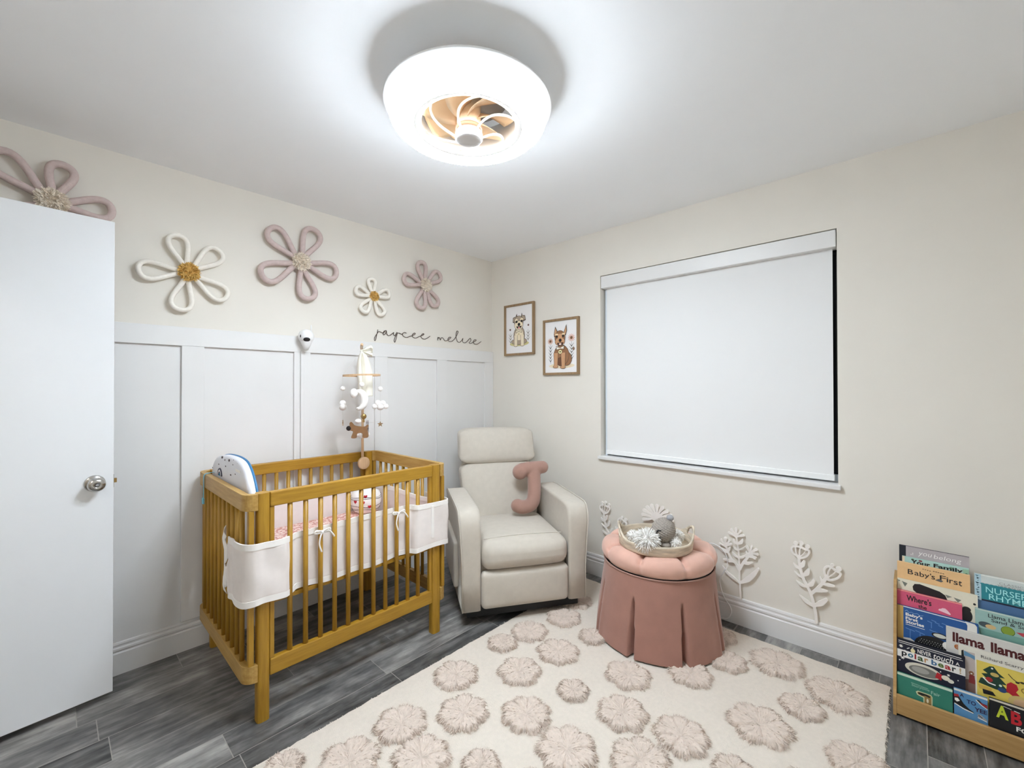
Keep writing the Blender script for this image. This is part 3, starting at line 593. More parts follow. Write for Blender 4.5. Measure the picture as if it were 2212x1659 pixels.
plant(*PLANT_D, 0, .012, 'pale cut-out wooden plant with two seed heads beside the bookshelf')
plant(*PLANT_D, 1.147, .012, 'pale cut-out wooden plant with two seed heads beside the recliner')
PL0 = (-2.009, .15)
plant(*PLANT_C, 0, .008, 'pale cut-out wooden plant with three daisy heads right of the pink ottoman')
cy, cz = -1.523, .503
S_ = [([(-1.545, .156), (-1.535, .33), (cy, cz)], [.014, .013], 0)]
for i in range(11):
    a = radians(-20+i*22); L = .105
    S_.append(([(cy+.02*cos(a), cz+.02*sin(a)), (cy+.06*cos(a), cz+.055*sin(a)), (cy+L*.9*cos(a), cz+L*.72*sin(a))], [.006, .018, .026], 0))
S_.append(([(-1.538, .26), (-1.50, .30), (-1.47, .36)], [.01, .026, .01], 0)); S_.append(([(-1.538, .26), (-1.58, .30), (-1.60, .35)], [.01, .026, .01], 0))
PL0 = (-1.545, .15)
plant(S_, [(cy, cz, .035)], 0, .0, 'pale cut-out wooden flower with one wide bloom behind the tray')
# ------------------------------------------------------------------ CRIB
CX0, CX1, CYF, CYB, CH = -2.091, -1.186, -.820, -.042, .912
CRIB = thing('baby_crib', ((CX0+CX1)/2, (CYF+CYB)/2, 0), 'honey coloured wooden baby crib with round slats against the white panelled wall', 'crib')
def post(cx, cy, rx, ry, z0, z1):
    b = MB(); n = 28; e = 3.6
    pl = [(cx+rx*math.copysign(abs(cos(TAU*i/n))**(2/e), cos(TAU*i/n)), cy+ry*math.copysign(abs(sin(TAU*i/n))**(2/e), sin(TAU*i/n))) for i in range(n)]
    b.prism(pl, z0, z1, 0, None, True); return b
pw = .0235
for px in (CX0+pw, CX1-pw-.004):
    for py in (CYF+pw, CYB-pw):
        build('leg', post(px, py, pw+(.003 if px > -1.6 else 0), pw, 0, CH), M['woodz'], CRIB, bevel=.004)
xs0, xs1 = CX0+2*pw, CX1-2*pw-.008
slx = [-1.964+.0639*i for i in range(11)]
for y0, y1 in ((CYF+.004, CYF+.032), (CYB-.032, CYB-.004)):
    for z0, z1 in ((.852, CH), (.170, .236)):
        b = MB(); b.box(xs0, xs1, y0, y1, z0, z1); build('rail', b, M['woodx'], CRIB, bevel=.004)
    yc = (y0+y1)/2
    for x in slx:
        b = MB(); b.lathe([(.0102, .230), (.0102, .858)], 14, (x, yc, 0)); build('slat', b, M['woodz'], CRIB)
    for xa, xb in ((xs0, xs0+.017), (xs1-.017, xs1)):
        b = MB(); b.box(xa, xb, y0+.004, y1-.004, .236, .852); build('stile', b, M['woodz'], CRIB, bevel=.002)
def uend(s):
    """plan path of an end rail that wraps round both corners; s=-1 left, +1 right"""
    xp = CX0+.002 if s < 0 else CX1-.002
    xo = xp+s*.036; r = .034
    ya, yb = CYF+.016, CYB-.016
    P = [(xp, ya)]
    for i in range(9):
        a = i/8*pi/2; P.append((xo-s*r+s*r*sin(a), ya+r-r*cos(a)))
    for i in range(9):
        a = i/8*pi/2; P.append((xo-s*r+s*r*cos(a), yb-r+r*sin(a)))
    P.append((xp, yb)); return P, xo
for s in (-1, 1):
    P, xo = uend(s)
    for z0, z1 in ((.846, CH-.001), (.166, .234)):
        b = MB(); b.sweep(P, .0125, z0, z1); build('end_rail', b, M['woody'], CRIB, bevel=.004)
    for i in range(10):
        y = -.735+.0675*i
        b = MB(); b.lathe([(.0095, .228), (.0095, .852)], 12, (xo-s*.002, y, 0)); build('slat', b, M['woodz'], CRIB)
    for y in (CYF+.020, CYB-.020):
        b = MB(); xa, xb = sorted((xo-s*.024, xo-s*.004)); b.box(xa, xb, y-.012, y+.012, .234, .846); build('stile', b, M['woodz'], CRIB, bevel=.003)
b = MB(); z0, z1 = .446, .464
b.box(-2.075, -1.205, CYF+.037, CYF+.067, z0, z1); b.box(-2.075, -1.205, CYB-.067, CYB-.037, z0, z1); b.box(-2.075, -2.045, CYF+.067, CYB-.067, z0, z1); b.box(-1.235, -1.205, CYF+.067, CYB-.067, z0, z1)
for i in range(9): b.box(-2.02+.09*i, -1.96+.09*i, CYF+.067, CYB-.067, z0+.003, z1-.001)
build('mattress_support', b, M['woodx'], CRIB)

MAT = thing('crib_mattress', (-1.635, -.43, .464), 'crib mattress in a pink floral fitted sheet inside the wooden crib', 'mattress')
b = MB(); b.rbox(-2.062, -1.215, -.768, -.108, .4645, .556, .035, 10, (0, 0, .006)); build('fitted_sheet', b, M['sheet'], MAT)

# liner: front piece woven through the slats
LIN = thing('crib_liner', (-1.64, -.82, .468), 'white mesh crib liner tied round the front and ends of the wooden crib', 'crib bumper')
ins = CYF+.0385; outs = CYF-.006
path = [(-2.150, -.652), (-2.152, -.675), (-2.147, -.70), (-2.150, -.74), (-2.146, -.78), (-2.133, -.812), (-2.105, -.831), (-2.07, outs-.003), (-2.03, outs-.005), (-1.995, outs+.001), (-1.978, -.815), (-1.962+.014, ins-.012), (-1.93, ins)]
path += [(x, ins+.0015*sin(x*60)) for x in [-1.89+.04*i for i in range(13)]]
path += [(-1.365, ins-.006), (-1.348, -.815), (-1.330, outs), (-1.28, outs-.003), (-1.23, outs-.004), (-1.175, outs-.004), (-1.145, -.824), (-1.132, -.80), (-1.1305, -.76), (-1.131, -.70), (-1.131, -.60)]
PP = [(p.x, p.y) for p in crv([(x, y, 0) for x, y in path], 8)]
def zb(t): return .470+.006*sin(t*9)+(.004*sin(t*40))
def zt(t): return .716+.004*sin(t*11+1)
b = MB(); n = len(PP); nz = 8; vs = []; fs = []
for i, (x, y) in enumerate(PP):
    t_ = i/(n-1); a = PP[max(0, i-1)]; c = PP[min(n-1, i+1)]; d = Vector((c[0]-a[0], c[1]-a[1], 0)).normalized(); nr = Vector((d.y, -d.x, 0))
    for k in range(nz+1):
        u = k/nz; z = zb(t_)+(zt(t_)-zb(t_))*u; w = .0025*sin(pi*u)*(sin(t_*70+u*3)+sin(t_*31+u*7))
        if t_ < .13: w = max(w, 0)+.004*sin(pi*u)*(1+sin(u*17))*(t_ < .03)
        for sg in (-1, 1):
            p = Vector((x, y, z))+nr*(w+sg*.0014); vs.append(p)
st = 2*(nz+1)
for i in range(n-1):
    for k in range(nz):
        q = i*st+2*k; r_ = q+st
        fs.append((q+1, r_+1, r_+3, q+3)); fs.append((q, q+2, r_+2, r_))
    fs.append((i*st, i*st+st, i*st+st+1, i*st+1)); q = i*st+2*nz; fs.append((q, q+1, q+st+1, q+st))
b.add(vs, fs, 0, True); build('mesh_panel', b, M['linerw'], LIN)
for z0, z1 in ((lambda t: zb(t)-.002, lambda t: zb(t)+.022), (lambda t: zt(t)-.022, lambda t: zt(t)+.002)):
    b = MB(); b.sweep(PP, .0030, z0, z1); build('binding', b, M['linert'], LIN)
b = MB(); vs = []; nk = 28
for k in range(nk+1):
    u = k/nk; z = .505+.245*u; wv = .012*sin(u*15+.6)+.006*sin(u*31)
    for (x, y) in ((-2.1425, -.578), (-2.152, -.590), (-2.158-.004*sin(u*9), -.612+wv*.4), (-2.152-.006*sin(u*15), -.638+wv)): vs.append((x, y, z-.030*((-y-.578)/.06)))
b.add(vs, [(k*4+i, k*4+i+1, k*4+i+5, k*4+i+4) for k in range(nk) for i in range(3)], 0, True)
o = build('closure_flap', b, M['linert'], LIN); sd = o.modifiers.new('solid', 'SOLIDIFY'); sd.thickness = .002
b = MB(); b.sweep([(-1.262, outs-.009), (-1.245, outs-.0095)], .0015, lambda t: .53, lambda t: .70); build('fabric_tape', b, M['linert'], LIN)
for x, z in ((slx[2], .700), (slx[8], .700)):
    b = MB(); y = CYF+.004
    b.tube([(x+.013*cos(TAU*i/14), CYF+.018+.0135*sin(TAU*i/14), z) for i in range(14)], .0035, 6, True)
    b.sphere((x, y-.003, z), .0085, 0, 12, 8)
    for sx in (-1, 1):
        b.tube(crv([(x, y-.004, z), (x+sx*.014, y-.010, z+.010), (x+sx*.030, y-.010, z+.012), (x+sx*.034, y-.008, z+.003), (x+sx*.018, y-.006, z-.002), (x, y-.004, z)], 5), .0036, 6)
    b.tube(crv([(x, y-.004, z), (x-.010, y-.008, z-.02), (x-.014, y-.008, z-.05), (x-.004, y-.008, z-.085)], 5), .0036, 6)
    b.tube(crv([(x, y-.004, z), (x+.025, y-.010, z+.004), (x+.045, y-.010, z-.018), (x+.052, y-.008, z-.03)], 5), .0036, 6)
    build('tie_bow', b, M['linert'], LIN)
# second liner piece along the right end and the back, inside
LIN2 = thing('crib_liner', (-1.64, -.08, .468), 'white mesh crib liner lining the back and right end inside the crib', 'crib bumper')
p2 = [(-1.181, -.765), (-1.176, -.70), (-1.174, -.5), (-1.174, -.3), (-1.178, -.16), (-1.195, -.105), (-1.24, -.092), (-1.5, -.0915), (-1.8, -.0915), (-2.03, -.0925)]
P2 = [(p.x, p.y) for p in crv([(x, y, 0) for x, y in p2], 8)]
b = MB(); b.sweep(P2, .002, .470, lambda t: .700+.004*sin(t*25)); build('mesh_panel', b, M['linerw'], LIN2)
b = MB(); b.sweep(P2, .0034, lambda t: .680+.004*sin(t*25), lambda t: .704+.004*sin(t*25)); build('binding', b, M['linert'], LIN2)

# heart plush in the crib
HB = thing('plush_cushion', (-1.305, -.215, .560), 'round white plush with small red hearts at the back of the crib', 'plush toy')
b = MB(); hc = (-1.305, -.215, .561)
b.lathe([(0, 0), (.055, .001), (.072, .012), (.086, .04), (.092, .07), (.090, .10), (.078, .125), (.05, .14), (0, .145)], 40, hc); build('body', b, M['felt'], HB)
b = MB()
for z, r in ((.028, .0815), (.048, .0885), (.094, .0912), (.103, .0893)):
    b.tube([(hc[0]+r*cos(TAU*i/48), hc[1]+r*sin(TAU*i/48), hc[2]+z+.004*sin(3*TAU*i/48+z*80)) for i in range(48)], .0012, 6, True)
build('stitched_line', b, flat((46, 38, 40), .8), HB)
heart = [(.5*.012*(16*sin(t)**3)/16, .5*.012*(13*cos(t)-5*cos(2*t)-2*cos(3*t)-cos(4*t))/16) for t in [TAU*i/24 for i in range(24)]]
for a, z, s in ((228, .075, 2.0), (222, .047, 1.5), (255, .05, 1.3), (200, .08, 1.4), (240, .112, 1.4)):
    r = .0905 if z < .1 else .086; ca, sa = cos(radians(a)), sin(radians(a))
    T = Matrix.Translation((hc[0]+r*ca, hc[1]+r*sa, hc[2]+z)) @ Matrix(((-sa, 0, ca, 0), (ca, 0, sa, 0), (0, 1, 0, 0), (0, 0, 0, 1)))
    b = MB(); b.prism([(x*s*1.3, y*s*1.3) for x, y in heart], -.004, .0025, 0, T); build('red_heart', b, flat((176, 30, 44), .8), HB)

# padded white seat leaning on the left end rail
PAD = thing('padded_cushion', (-2.045, -.44, .56), 'white spotted padded cushion with blue edge leaning on the left crib rail', 'cushion')
prof = [(-.735, .60), (-.744, .70), (-.745, .80), (-.736, .88), (-.702, .94), (-.655, .985), (-.60, 1.012), (-.52, 1.022), (-.42, 1.022), (-.32, 1.015), (-.22, .998), (-.155, .97), (-.122, .93), (-.118, .88), (-.125, .75), (-.14, .60), (-.17, .566), (-.70, .566)]
PF = [(p.x, p.y) for p in crv([(a, c, 0) for a, c in prof], 4, True)]
def padv(x0, x1, shrink=0):
    cyy, czz = -.45, .80; b = MB(); rings = []
    for x, k in ((x0, .90), (x0+.002, .95), (x0+.007, .985), (x0+.014, 1.0), (x1-.010, 1.0), (x1-.003, .985), (x1, .95)):
        rings.append([(x, cyy+(y-cyy)*k, max(.560, czz+(z-czz)*k)) for y, z in PF])
    m = len(PF); vs = [p for r in rings for p in r]; fs = []
    for i in range(len(rings)-1):
        for j in range(m):
            l = (j+1) % m; fs.append((i*m+j, i*m+l, (i+1)*m+l, (i+1)*m+j))
    fs.append(tuple(range(m))[::-1]); fs.append(tuple((len(rings)-1)*m+j for j in range(m)))
    b.add(vs, fs, 0, True); return b
build('cushion_body', padv(-2.0985, -2.064), pm('pale_vinyl', (232, 234, 242), .45, .02, 10), PAD)
b = MB(); pp = [(-2.0655, -.45+(y+.45)*.992, max(.567, .80+(z-.80)*.992)) for y, z in PF]
b.tube(pp, .0050, 8, True); build('blue_edge', b, pm('blue_piping', (52, 120, 170), .5), PAD, label='blue piped edge')
random.seed(4)
spk = [(-.318, 1.003, .013), (-.373, .997, .011), (-.441, 1.002, .016), (-.501, 1.008, .012), (-.563, 1.003, .008), (-.503, .992, .008), (-.268, .966, .006), (-.387, .971, .006), (-.47, .942, .007), (-.151, .935, .005), (-.54, .955, .005)]
b = MB()
def oface(y, z):
    # depth of the puffed outer face near its rim
    dz = min(1, max(0, (1.024-z)/.055)); return -2.0988+.009*(1-dz)**2
for y, z, r in spk: b.sphere((oface(y, z), y, z), r, 0, 12, 6, (.22, 1.25, .55))
build('dark_spot', b, flat((64, 50, 56), .6), PAD)
b = MB()
for r, mi in ((.034, 0), (.026, 1), (.018, 0), (.010, 2)):
    b.tube([(-2.0992, -.293-r*cos(pi*i/10), .915+r*.95*sin(pi*i/10)) for i in range(11)], .0042, 6, mat=mi)
build('printed_arch', b, [flat((60, 60, 80), .6), flat((246, 246, 250), .6), flat((60, 130, 170), .6)], PAD)
b = MB(); b.box(-2.1000, -2.0975, -.612, -.548, .969, .979); build('white_label', b, M['linert'], PAD)
b = MB(); xs = -2.1415
pts = crv([(-2.09, -.19, .905), (-2.10, -.185, .9165), (-2.125, -.183, .9155), (xs, -.182, .905), (xs-.001, -.180, .85), (xs-.001, -.176, .79)], 5)
for i in range(len(pts)-1):
    p, q = pts[i], pts[i+1]; b.add([p+Vector((0, -.006, 0)), p+Vector((0, .006, 0)), q+Vector((0, .006, 0)), q+Vector((0, -.006, 0))], [(0, 1, 2, 3)])
b.box(xs-.005, xs+.001, -.192, -.166, .768, .796)
o = build('blue_strap', b, pm('aqua_webbing', (120, 190, 212), .6), PAD, label='light blue strap hanging over the rail')
s = o.modifiers.new('solid', 'SOLIDIFY'); s.thickness = .0016

# ------------------------------------------------------------------ MOBILE
MO = thing('crib_mobile', (-1.268, -.09, .845), 'wooden crib mobile with felt clouds, moon and dogs on the back rail', 'mobile')
mx, my = -1.268, -.088
b = MB(); T = Matrix.Translation((mx, -.104, .846)) @ Matrix.Rotation(radians(90), 4, 'X')
b.lathe([(0, 0), (.036, 0), (.0395, .004), (.0395, .018), (.036, .021), (0, .0215)], 40, T=T); build('clamp_knob', b, M['beech'], MO)
b = MB(); b.lathe([(0, -.030), (.010, -.030), (.010, .001), (0, .001)], 16, T=T); build('clamp_bolt', b, M['steel'], MO)
arm = crv([(mx, my-.012, .86), (mx, my-.012, 1.1), (mx, my-.012, 1.42), (mx-.008, my-.03, 1.52), (-1.310, -.168, 1.583), (-1.352, -.25, 1.598), (-1.378, -.30, 1.592)], 8)
b = MB(); b.tube(arm, .0085, 12); b.sphere(arm[-1], .0088, 0, 12, 8); build('arm', b, M['beech'], MO)
rv = Vector((.885, -.465, 0)).normalized(); fv = Vector((.465, .885, 0)).normalized(); RC = Vector((-1.378, -.300, 1.408)); RR = .108
b = MB(); n = 56; vs = []; fs = []
for i in range(n):
    a = TAU*i/n
    for r, z in ((RR, -.005), (RR, .005), (RR-.005, .005), (RR-.005, -.005)): vs.append(RC+Vector((r*cos(a), r*sin(a), z+.003*cos(a+1))))
for i in range(n):
    j = (i+1) % n
    for k in range(4): l = (k+1) % 4; fs.append((i*4+k, j*4+k, j*4+l, i*4+l))
b.add(vs, fs, 0, False); build('hoop', b, M['beech'], MO)
b = MB(); top = Vector((-1.378, -.300, 1.565))
b.tube([arm[-1]+Vector((0, 0, -.006)), top], .0012, 6)
cols = {'L': -rv, 'R': rv, 'F': -fv, 'B': fv}; low = {'L': 1.13, 'R': 1.12, 'F': 1.14, 'B': 1.04}
for kk, d in cols.items():
    e = RC+d*(RR-.002); b.tube([top, e, Vector((e.x, e.y, low[kk]))], .0006, 5)
build('string', b, M['stringm'], MO)
# satin bow and tails
def ribbon(pts, ws, nrm):
    b = MB(); P = crv(pts, 6); vs = []; n = len(P)
    for i, p in enumerate(P):
        f = i/(n-1)*(len(ws)-1); j = min(int(f), len(ws)-2); w = ws[j]+(ws[j+1]-ws[j])*(f-j)
        for k in range(7):
            u = k/6-.5; vs.append(p+nrm*(u*w)-fv*(.010*cos(u*pi*2)+.004*sin(i*.5)))
    b.add(vs, [(i*7+k, i*7+k+1, i*7+k+8, i*7+k+7) for i in range(n-1) for k in range(6)], 0, True); return b
K = top+Vector((0, 0, -.012))-fv*.006
def rp(r, f, z): return K+rv*r+fv*f+Vector((0, 0, z))
rbs = [ribbon([rp(0, 0, 0), rp(.016, -.008, -.04), rp(.028, -.006, -.12), rp(.030, 0, -.20), rp(.034, .0, -.27)], [.012, .04, .062, .064, .060], rv),
       ribbon([rp(0, 0, 0), rp(-.012, -.01, -.05), rp(-.014, -.008, -.12), rp(-.010, -.008, -.19), rp(-.012, -.008, -.26)], [.010, .022, .030, .026, .026], rv),
       ribbon([rp(0, 0, 0), rp(.022, -.01, .012), rp(.05, -.006, .024), rp(.062, 0, .010), rp(.045, .006, -.004), rp(.012, .004, -.004), rp(0, 0, 0)], [.012, .024, .026, .026, .022, .016, .012], Vector((0, 0, 1))),
       ribbon([rp(0, 0, 0), rp(.03, .0, -.01), rp(.06, .0, -.022)], [.012, .018, .022], Vector((0, 0, 1)))]
b = MB()
for r_ in rbs: b.add(r_.v, r_.f, 0, True)
b.sphere(K, .011, 0, 12, 8)
o = build('ribbon_bow', b, M['satin'], MO); s = o.modifiers.new('solid', 'SOLIDIFY'); s.thickness = .0008
def hang(kk, z): e = RC+cols[kk]*(RR-.002); return Vector((e.x, e.y, z))
for kk, z in (('L', 1.330), ('R', 1.327), ('F', 1.352)):
    b = MB(); b.sphere(hang(kk, z), .0145, 0, 18, 12); build('felt_ball', b, M['felt'], MO)
b = MB(); b.sphere(hang('F', 1.142)-rv*.020-fv*.012, .0175, 0, 16, 10, (1, 1, .8)); build('felt_ball', b, M['felt'], MO)
def cloud(c, ax):
    b = MB()
    for u, z, r in ((-.032, -.008, .0165), (0, -.010, .0215), (.032, -.008, .0165), (-.014, .012, .0185), (.016, .012, .0165)):
        b.sphere(c+ax*u+Vector((0, 0, z)), r, 0, 16, 10, (1, 1, 1))
    build('felt_cloud', b, M['felt'], MO)
cloud(hang('L', 1.230), fv); cloud(hang('R', 1.228), rv); cloud(hang('B', 1.050), rv)
# crescent moon facing the camera
c = hang('F', 1.262)-rv*.006; pts = []; ws = []
for i in range(17):
    a = radians(112-222*i/16); pts.append(c+rv*(.034*cos(a)-.012)+Vector((0, 0, .050*sin(a)+.002))); ws.append(.006+.0165*sin(pi*i/16)**.8)
b = MB(); b.tube(pts, ws, 12, flatz=.9); b.sphere(pts[0]-rv*.012-Vector((0, 0, .008)), .024, 0, 16, 10, (.9, .9, 1.15)); build('felt_moon', b, M['felt'], MO)
def flatshape(poly, c, ax, th, name, mats, extra=None):
    nn = ax.cross(Vector((0, 0, 1))); b = MB()
    T = Matrix(((ax.x, 0, nn.x, c.x), (ax.y, 0, nn.y, c.y), (ax.z, 1, nn.z, c.z), (0, 0, 0, 1)))
    b.prism(poly, -th/2, th/2, 0, T)
    return b, T
star = [((.0185 if i % 2 == 0 else .008)*sin(TAU*i/10), (.0185 if i % 2 == 0 else .008)*cos(TAU*i/10)) for i in range(10)]
for kk, z, ax in (('L', 1.125, fv), ('R', 1.112, rv)):
    b, T = flatshape(star, hang(kk, z), ax, .005, '', None); build('wooden_star', b, M['oakframe'], MO)
dog = [(-.056, .004), (-.046, .014), (-.046, .030), (-.038, .036), (-.030, .028), (-.018, .016), (.022, .010), (.036, .020), (.042, .014), (.036, .0), (.040, -.030), (.038, -.046), (.014, -.046), (.012, -.024), (-.010, -.024), (-.014, -.046), (-.038, -.046), (-.034, -.028), (-.030, -.014), (-.040, -.008), (-.054, -.006)]
for kk, z, ax, mm in (('F', 1.098, rv, 'brownfelt'), ('R', 1.10, fv, 'greyfelt')):
    c = hang(kk, z)-rv*(.012 if kk == 'F' else .075)-(fv*.0 if kk == 'F' else -fv*.02)
    P = [(p.x*1.18, p.y*1.12) for p in crv([(x, y, 0) for x, y in dog], 3, True)]
    b, T = flatshape(P, c, ax, .016, '', None); d = build('felt_dog', b, M[mm], MO, bevel=.004)
    if kk == 'F':
        b = MB(); b.sphere(T @ Vector((-.058, .004, 0)), .0145, 0, 14, 10); build('muzzle', b, flat((30, 25, 24), .9), d)
    else:
        b = MB(); b.tube([hang('R', 1.13), T @ Vector((0, .02, 0))], .0009, 5); build('thread', b, M['stringm'], d)
b = MB(); T = Matrix.Translation(hang('F', 1.168)+rv*.010+fv*.004) @ Matrix(((rv.x, 0, -fv.x, 0), (rv.y, 0, -fv.y, 0), (0, 1, 0, 0), (0, 0, 0, 1)))
b.lathe([(0, -.0015), (.016, -.0015), (.016, .0015), (0, .0015)], 24, T=T); b.prism([(-.006, -.034), (.006, -.034), (.004, -.012), (-.004, -.012)], -.001, .001, 0, T); build('brass_charm', b, M['gold'], MO)

# ------------------------------------------------------------------ RECLINER
CHZ = radians(-32.5)
CH_ = thing('recliner_chair', (-.7895, -1.0945, 0), 'cream upholstered recliner armchair in the corner of the room', 'armchair', None, CHZ)
CT = MW[CH_.name]
def cb_(name, b, m, parent=CH_, **k): return build(name, b, m, parent, local=True, **k)
b = MB(); b.lathe([(0, 0), (.262, 0), (.266, .006), (.266, .034), (.25, .036), (0, .036)], 48, (0, .40, 0)); b.box(-.335, .335, .045, .66, .036, .092); cb_('swivel_base', b, M['black'])
b = MB(); b.box(-.258, .258, .05, .66, .092, .33); cb_('body_frame', b, M['cream'], bevel=.01)
def armshape(s):
    pf = [(.0, .088), (.0, .25), (-.004, .42), (-.004, .54), (.006, .592), (.030, .628), (.075, .643), (.20, .645), (.40, .646), (.56, .645), (.635, .632), (.672, .59), (.682, .50), (.678, .30), (.668, .088)]
    P = [(p.x, p.y) for p in crv([(a, c, 0) for a, c in pf[1:]], 4)]; P = [pf[0]]+P
    rings = []; w0, w1 = .262, .370
    cyy, czz = .34, .36
    for x, ins_ in ((w0+.003, .028), (w0, .016), (w0+.002, .006), (w0+.016, 0), (w1-.014, 0), (w1-.003, .005), (w1, .014), (w1-.002, .026)):
        r = []
        for y, z in P:
            yy = y+(ins_ if y < cyy else -ins_)*min(1, abs(y-cyy)/.3); zz = z-(ins_ if z > .40 else 0)*min(1, max(0, z-.40)/.2)
            fl = .020*max(0, (z-.3)/.35) if x > .3 else .0
            r.append((s*(x+fl), yy, zz))
        rings.append(r)
    m = len(P); vs = [p for r in rings for p in r]; fs = []
    for i in range(len(rings)-1):
        for j in range(m):
            l = (j+1) % m; f = (i*m+j, i*m+l, (i+1)*m+l, (i+1)*m+j); fs.append(f if s < 0 else f[::-1])
    fs.append(tuple(range(m))[::s]); fs.append(tuple((len(rings)-1)*m+j for j in range(m))[::-s])
    return MB().add(vs, fs, 0, True), P
for s in (-1, 1):
    b, P = armshape(s); arm_ = cb_('armrest', b, M['cream'])
    pts = [(s*(.366+.020*max(0, (z-.3)/.35)), y-.001, z+.001) for y, z in P[:-12]]
    b = MB(); b.tube(pts, .0032, 8); cb_('piping', b, M['creampipe'], arm_)
    if s < 0:
        b = MB(); b.rbox(-.398, -.368, .14, .60, .17, .43, .012, 6, (.004, 0, 0)); cb_('side_pocket', b, M['cream'], arm_)
b = MB(); b.rbox(-.2605, .2605, -.022, .56, .302, .462, .062, 12, (.0, .012, .016)); seat = cb_('seat_cushion', b, M['cream'])
pts = [(x, .062+.004*(1-(x/.24)**2), .463+.016*(1-(x/.26)**2)*.62+.0) for x in [-.236+.0236*i for i in range(21)]]
b = MB(); b.tube(pts, .0028, 6); cb_('seam', b, M['creampipe'], seat)
b = MB(); b.rbox(-.2605, .2605, -.012, .055, .090, .300, .030, 10, (0, .010, 0)); cb_('footrest_panel', b, M['cream'])
def backpart(z0, z1, y0, y1, w0, w1, th, bul):
    b = MB(); b.rbox(-.5, .5, -.5, .5, -.5, .5, .16, 10, (0, .06, .03))
    o = MB(); vs = []
    for p in b.v:
        t_ = p.z+.5; w = w0+(w1-w0)*max(0, min(1, t_)); x = p.x*w-.012; y = y0+(y1-y0)*t_+(p.y+.5)*th
        if p.y < 0: y -= bul*(1-(2*p.x)**2)*max(0, sin(pi*max(0, min(1, t_))))
        vs.append(Vector((x, y, z0+(z1-z0)*t_)))
    o.add(vs, b.f, 0, True); return o
cb_('back_cushion', backpart(.40, .788, .505, .655, .50, .560, .17, .018), M['cream'])
cb_('headrest', backpart(.793, 1.028, .655, .728, .560, .552, .15, .014), M['cream'])
b = MB(); b.rbox(-.262, .24, .70, .86, .20, .96, .05, 8); cb_('back_shell', b, M['cream'])

# letter-J cushion
JC = thing('letter_cushion', CT @ Vector((.13, .42, .48)), 'mauve velvet cushion shaped like a letter J leaning on the cream recliner', 'cushion', None, CHZ)
b = MB()
def yb(z): return .395+.36*(z-.49)
def jt(pts, rr):
    P = crv([(x, yb(z), z) for x, z in pts], 8); m = len(P)
    R_ = [rr[0]+(rr[1]-rr[0])*i/(m-1) for i in range(m)]
    b.tube(P, R_, 18); b.sphere(P[0], R_[0], 0, 18, 12); b.sphere(P[-1], R_[-1], 0, 18, 12)
o_ = Vector((.13, .42, .48))
jt([(.115, .766), (.17, .772), (.262, .776)], (.047, .045)); jt([(.098, .752), (.118, .762)], (.053, .047))
jt([(.196, .770), (.194, .70), (.186, .62), (.172, .565), (.140, .538), (.090, .532), (.060, .542)], (.046, .046))
bb_ = MB(); bb_.add([p-o_ for p in b.v], b.f, 0, True)
o = build('cushion_body', bb_, M['mauvevel'], JC, local=True)
r_ = o.modifiers.new('remesh', 'REMESH'); r_.mode = 'VOXEL'; r_.voxel_size = .006; r_.use_smooth_shade = True
s_ = o.modifiers.new('smooth', 'SMOOTH'); s_.factor = .5; s_.iterations = 14
MW[JC.name] = MW[JC.name]
# ------------------------------------------------------------------ RUG
RX0, RX1, RY0, RY1 = -2.37, -.112, -2.641, -1.032
RUG = thing('area_rug', ((RX0+RX1)/2, (RY0+RY1)/2, 0), 'ivory area rug with raised blush flower tufts on the grey floor', 'rug')
random.seed(11)
b = MB(); nx, ny = 90, 66; vs = []; RT = .013
for j in range(ny+1):
    for i in range(nx+1):
        x = RX0+(RX1-RX0)*i/nx; y = RY0+(RY1-RY0)*j/ny
        if i in (0, nx): x += random.uniform(-.003, .003)
        if j in (0, ny): y += random.uniform(-.003, .003)
        e = min(i, nx-i, j, ny-j); z = RT+random.uniform(-.0008, .0008)-(.004 if e == 0 else 0)
        vs.append((x, y, z))
fs = [(j*(nx+1)+i, j*(nx+1)+i+1, (j+1)*(nx+1)+i+1, (j+1)*(nx+1)+i) for j in range(ny) for i in range(nx)]
b.add(vs, fs, 0, True)
b.box(RX0+.004, RX1-.004, RY0+.004, RY1-.004, .001, .006)
def edge_fringe(p, q, out):
    L = (Vector(q)-Vector(p)).length; n = int(L/.0035)
    for i in range(n):
        u = (i+random.random())/n; c = Vector(p).lerp(Vector(q), u); c.z = random.uniform(.003, .011)
        b.strand(c-Vector(out)*.004, Vector(out)+Vector((random.uniform(-.4, .4), random.uniform(-.4, .4), random.uniform(-.5, .4))), random.uniform(.006, .013), .0011, Vector((0, 0, -.003)))
edge_fringe((RX0, RY0, 0), (RX1, RY0, 0), (0, -1, 0)); edge_fringe((RX0, RY1, 0), (RX1, RY1, 0), (0, 1, 0)); edge_fringe((RX1, RY0, 0), (RX1, RY1, 0), (1, 0, 0))
build('rug_base', b, M['rugb'], RUG)

